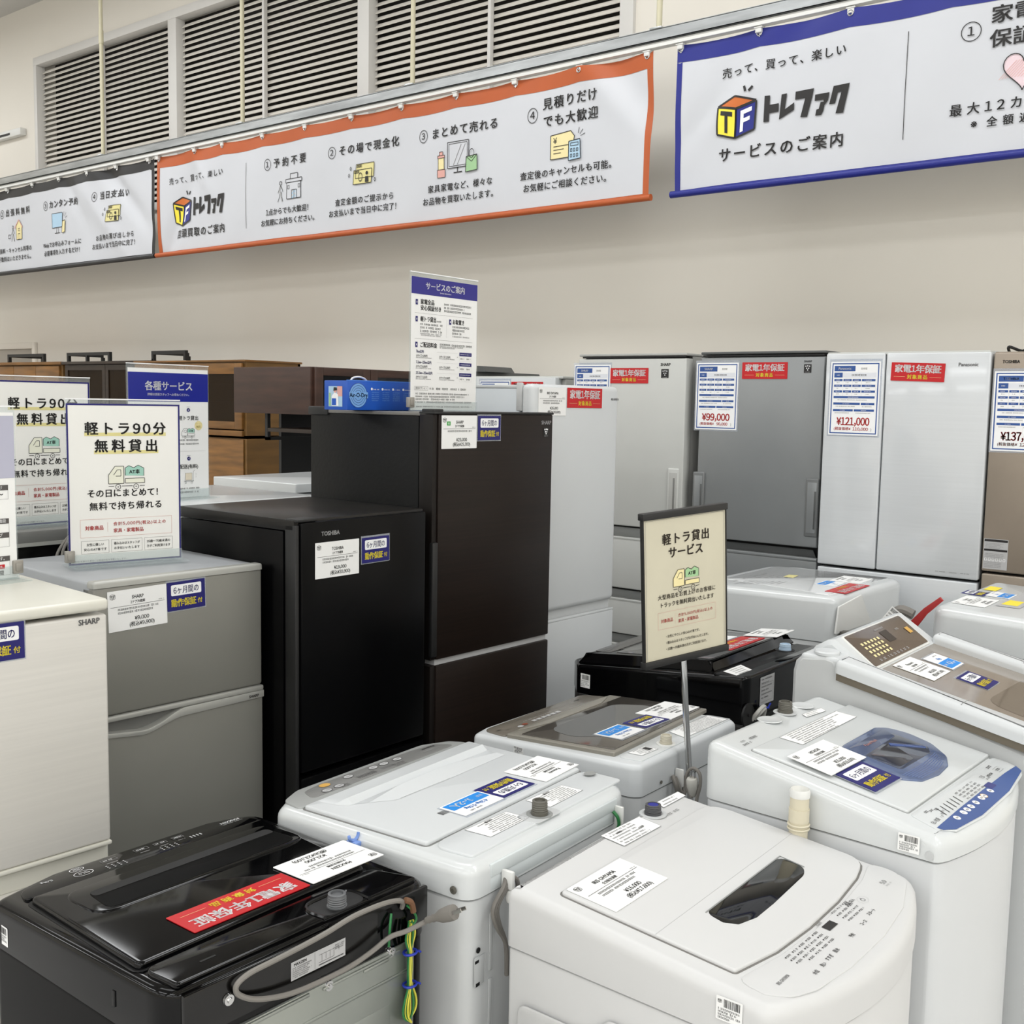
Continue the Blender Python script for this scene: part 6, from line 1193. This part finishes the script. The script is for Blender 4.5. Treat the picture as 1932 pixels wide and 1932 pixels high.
# ---------------------------------------------------------------- beige sign on a chrome pole between the machines
w, h = .258, .345
Msign = at(-1.247, 2.239, 90 - 16.8, 1.062) @ Matrix.Rotation(R(-3.6), 4, 'Y')
t = thing('sign_stand', 'beige truck-loan sign with black bars on a slanting chrome pole', 'sign stand', Msign)
p = Pr(); X = lambda q: (q - .5) * w; Y = lambda q: h * (1 - q)
p.fr(X(.022), Y(.985), X(.978), Y(.03), .0006, INKG, 1)
p.t('軽トラ貸出', X(.505), Y(.17), .0275, INKB, 3, b=.026, w=.58 * w); p.t('サービス', X(.50), Y(.263), .0275, INKB, 3, b=.026, w=.43 * w)
truck(p, X(.50), Y(.455), .082, YELW, GREENP, .0013)
p.t('大型商品をお買上げのお客様に', X(.51), Y(.553), .0125, INKB, 3, b=.015, w=.71 * w); p.t('トラックを無料貸出いたします', X(.51), Y(.607), .0125, INKB, 3, b=.015, w=.67 * w)
p.fr(X(.155), Y(.77), X(.865), Y(.655), .0006, REDL, 2); p.ln(X(.36), Y(.75), X(.36), Y(.675), .0005, REDL, 2)
p.t('対象商品', X(.26), Y(.715), .0098, REDT, 3, b=.01, w=.145 * w); p.t('合計5,000円(税込)以上の', X(.395), Y(.695), .0085, REDT, 3, b=.008, w=.43 * w, al='L'); p.t('家具・家電製品', X(.395), Y(.735), .0095, REDT, 3, b=.008, w=.25 * w, al='L')
for k, (s_, e) in enumerate((('・女性にやさしい安心のAT車です。', .44), ('・積み込みはスタッフがお手伝いいたします。', .55), ('・25歳～70歳未満の方がご利用頂けます。', .53))): p.t(s_, X(.235), Y(.825 + k * .043), .0075, INKB, 3, b=.012, al='L', w=e * w)
obj('board', [(*box(-w / 2, w / 2, 0, .006, 0, h, .001), PAPERB)] + p.emit(lambda x, y, hh: Vector((x, -.0004 - hh, y))), t, None, 0, False)
for zz in (-.006, h - .008): obj('clamp_bar', [(*box(-w / 2 - .004, w / 2 + .004, -.006, .014, zz, zz + .016, .002), BMAT)], t)
for s_ in (-1, 1): obj('edge_strip', [(*box(s_ * (w / 2 + .001) - .0015, s_ * (w / 2 + .001) + .0015, -.002, .008, .008, h - .006), BMAT)], t)
obj('pole', [(*tube([(0.0, .012, .2), (0.0, .012, -.01), (.014, .012, -.30), (.036, .012, -.75), (.05, .012, -1.04)], .0075, 14, 2), CHROME)], t)
obj('pole_base', [(*xf(lathe([(.06, 0), (.06, .012), (.05, .02), (.02, .03), (.0, .03)], n=28), T(.051, .012, -1.062) @ Matrix.Rotation(R(3.6), 4, 'Y')), CHROME)], t)
# plug knotted against the pole
t = thing('hanging_plug', 'grey plug with a knotted cord beside the foot of the chrome pole', 'plug', at(-1.205, 2.21, 0, .76))
obj('plug_body', [(*xf(lathe([(.004, -.03), (.009, -.022), (.0135, -.004), (.0135, .014), (.011, .018), (.0, .018)], n=14), T(0, 0, .01) @ Matrix.Rotation(R(12), 4, 'X')), mat('plug_grey', (198, 196, 188), .5, var=.04))], t)
obj('prongs', [(*cat(box(-.006, -.0045, -.003, .003, .026, .044), box(.0045, .006, -.003, .003, .026, .044)), CHROME)], t)
obj('cord_loop', [(*cat(tube([(.0, 0, -.02), (-.016, .004, .0), (-.018, .004, .03), (-.004, .006, .048), (.014, .006, .04), (.018, .004, .014), (.012, .002, -.02), (.008, 0, -.07)], .0042, 8)), CORD)], t)
obj('earth_wire', [(*tube([(.0, 0, -.028), (.008, .0, -.045), (-.006, .004, -.06), (.01, 0, -.09)], .0024, 6), mat('lime_wire', (160, 190, 60), .5, var=.1))], t)
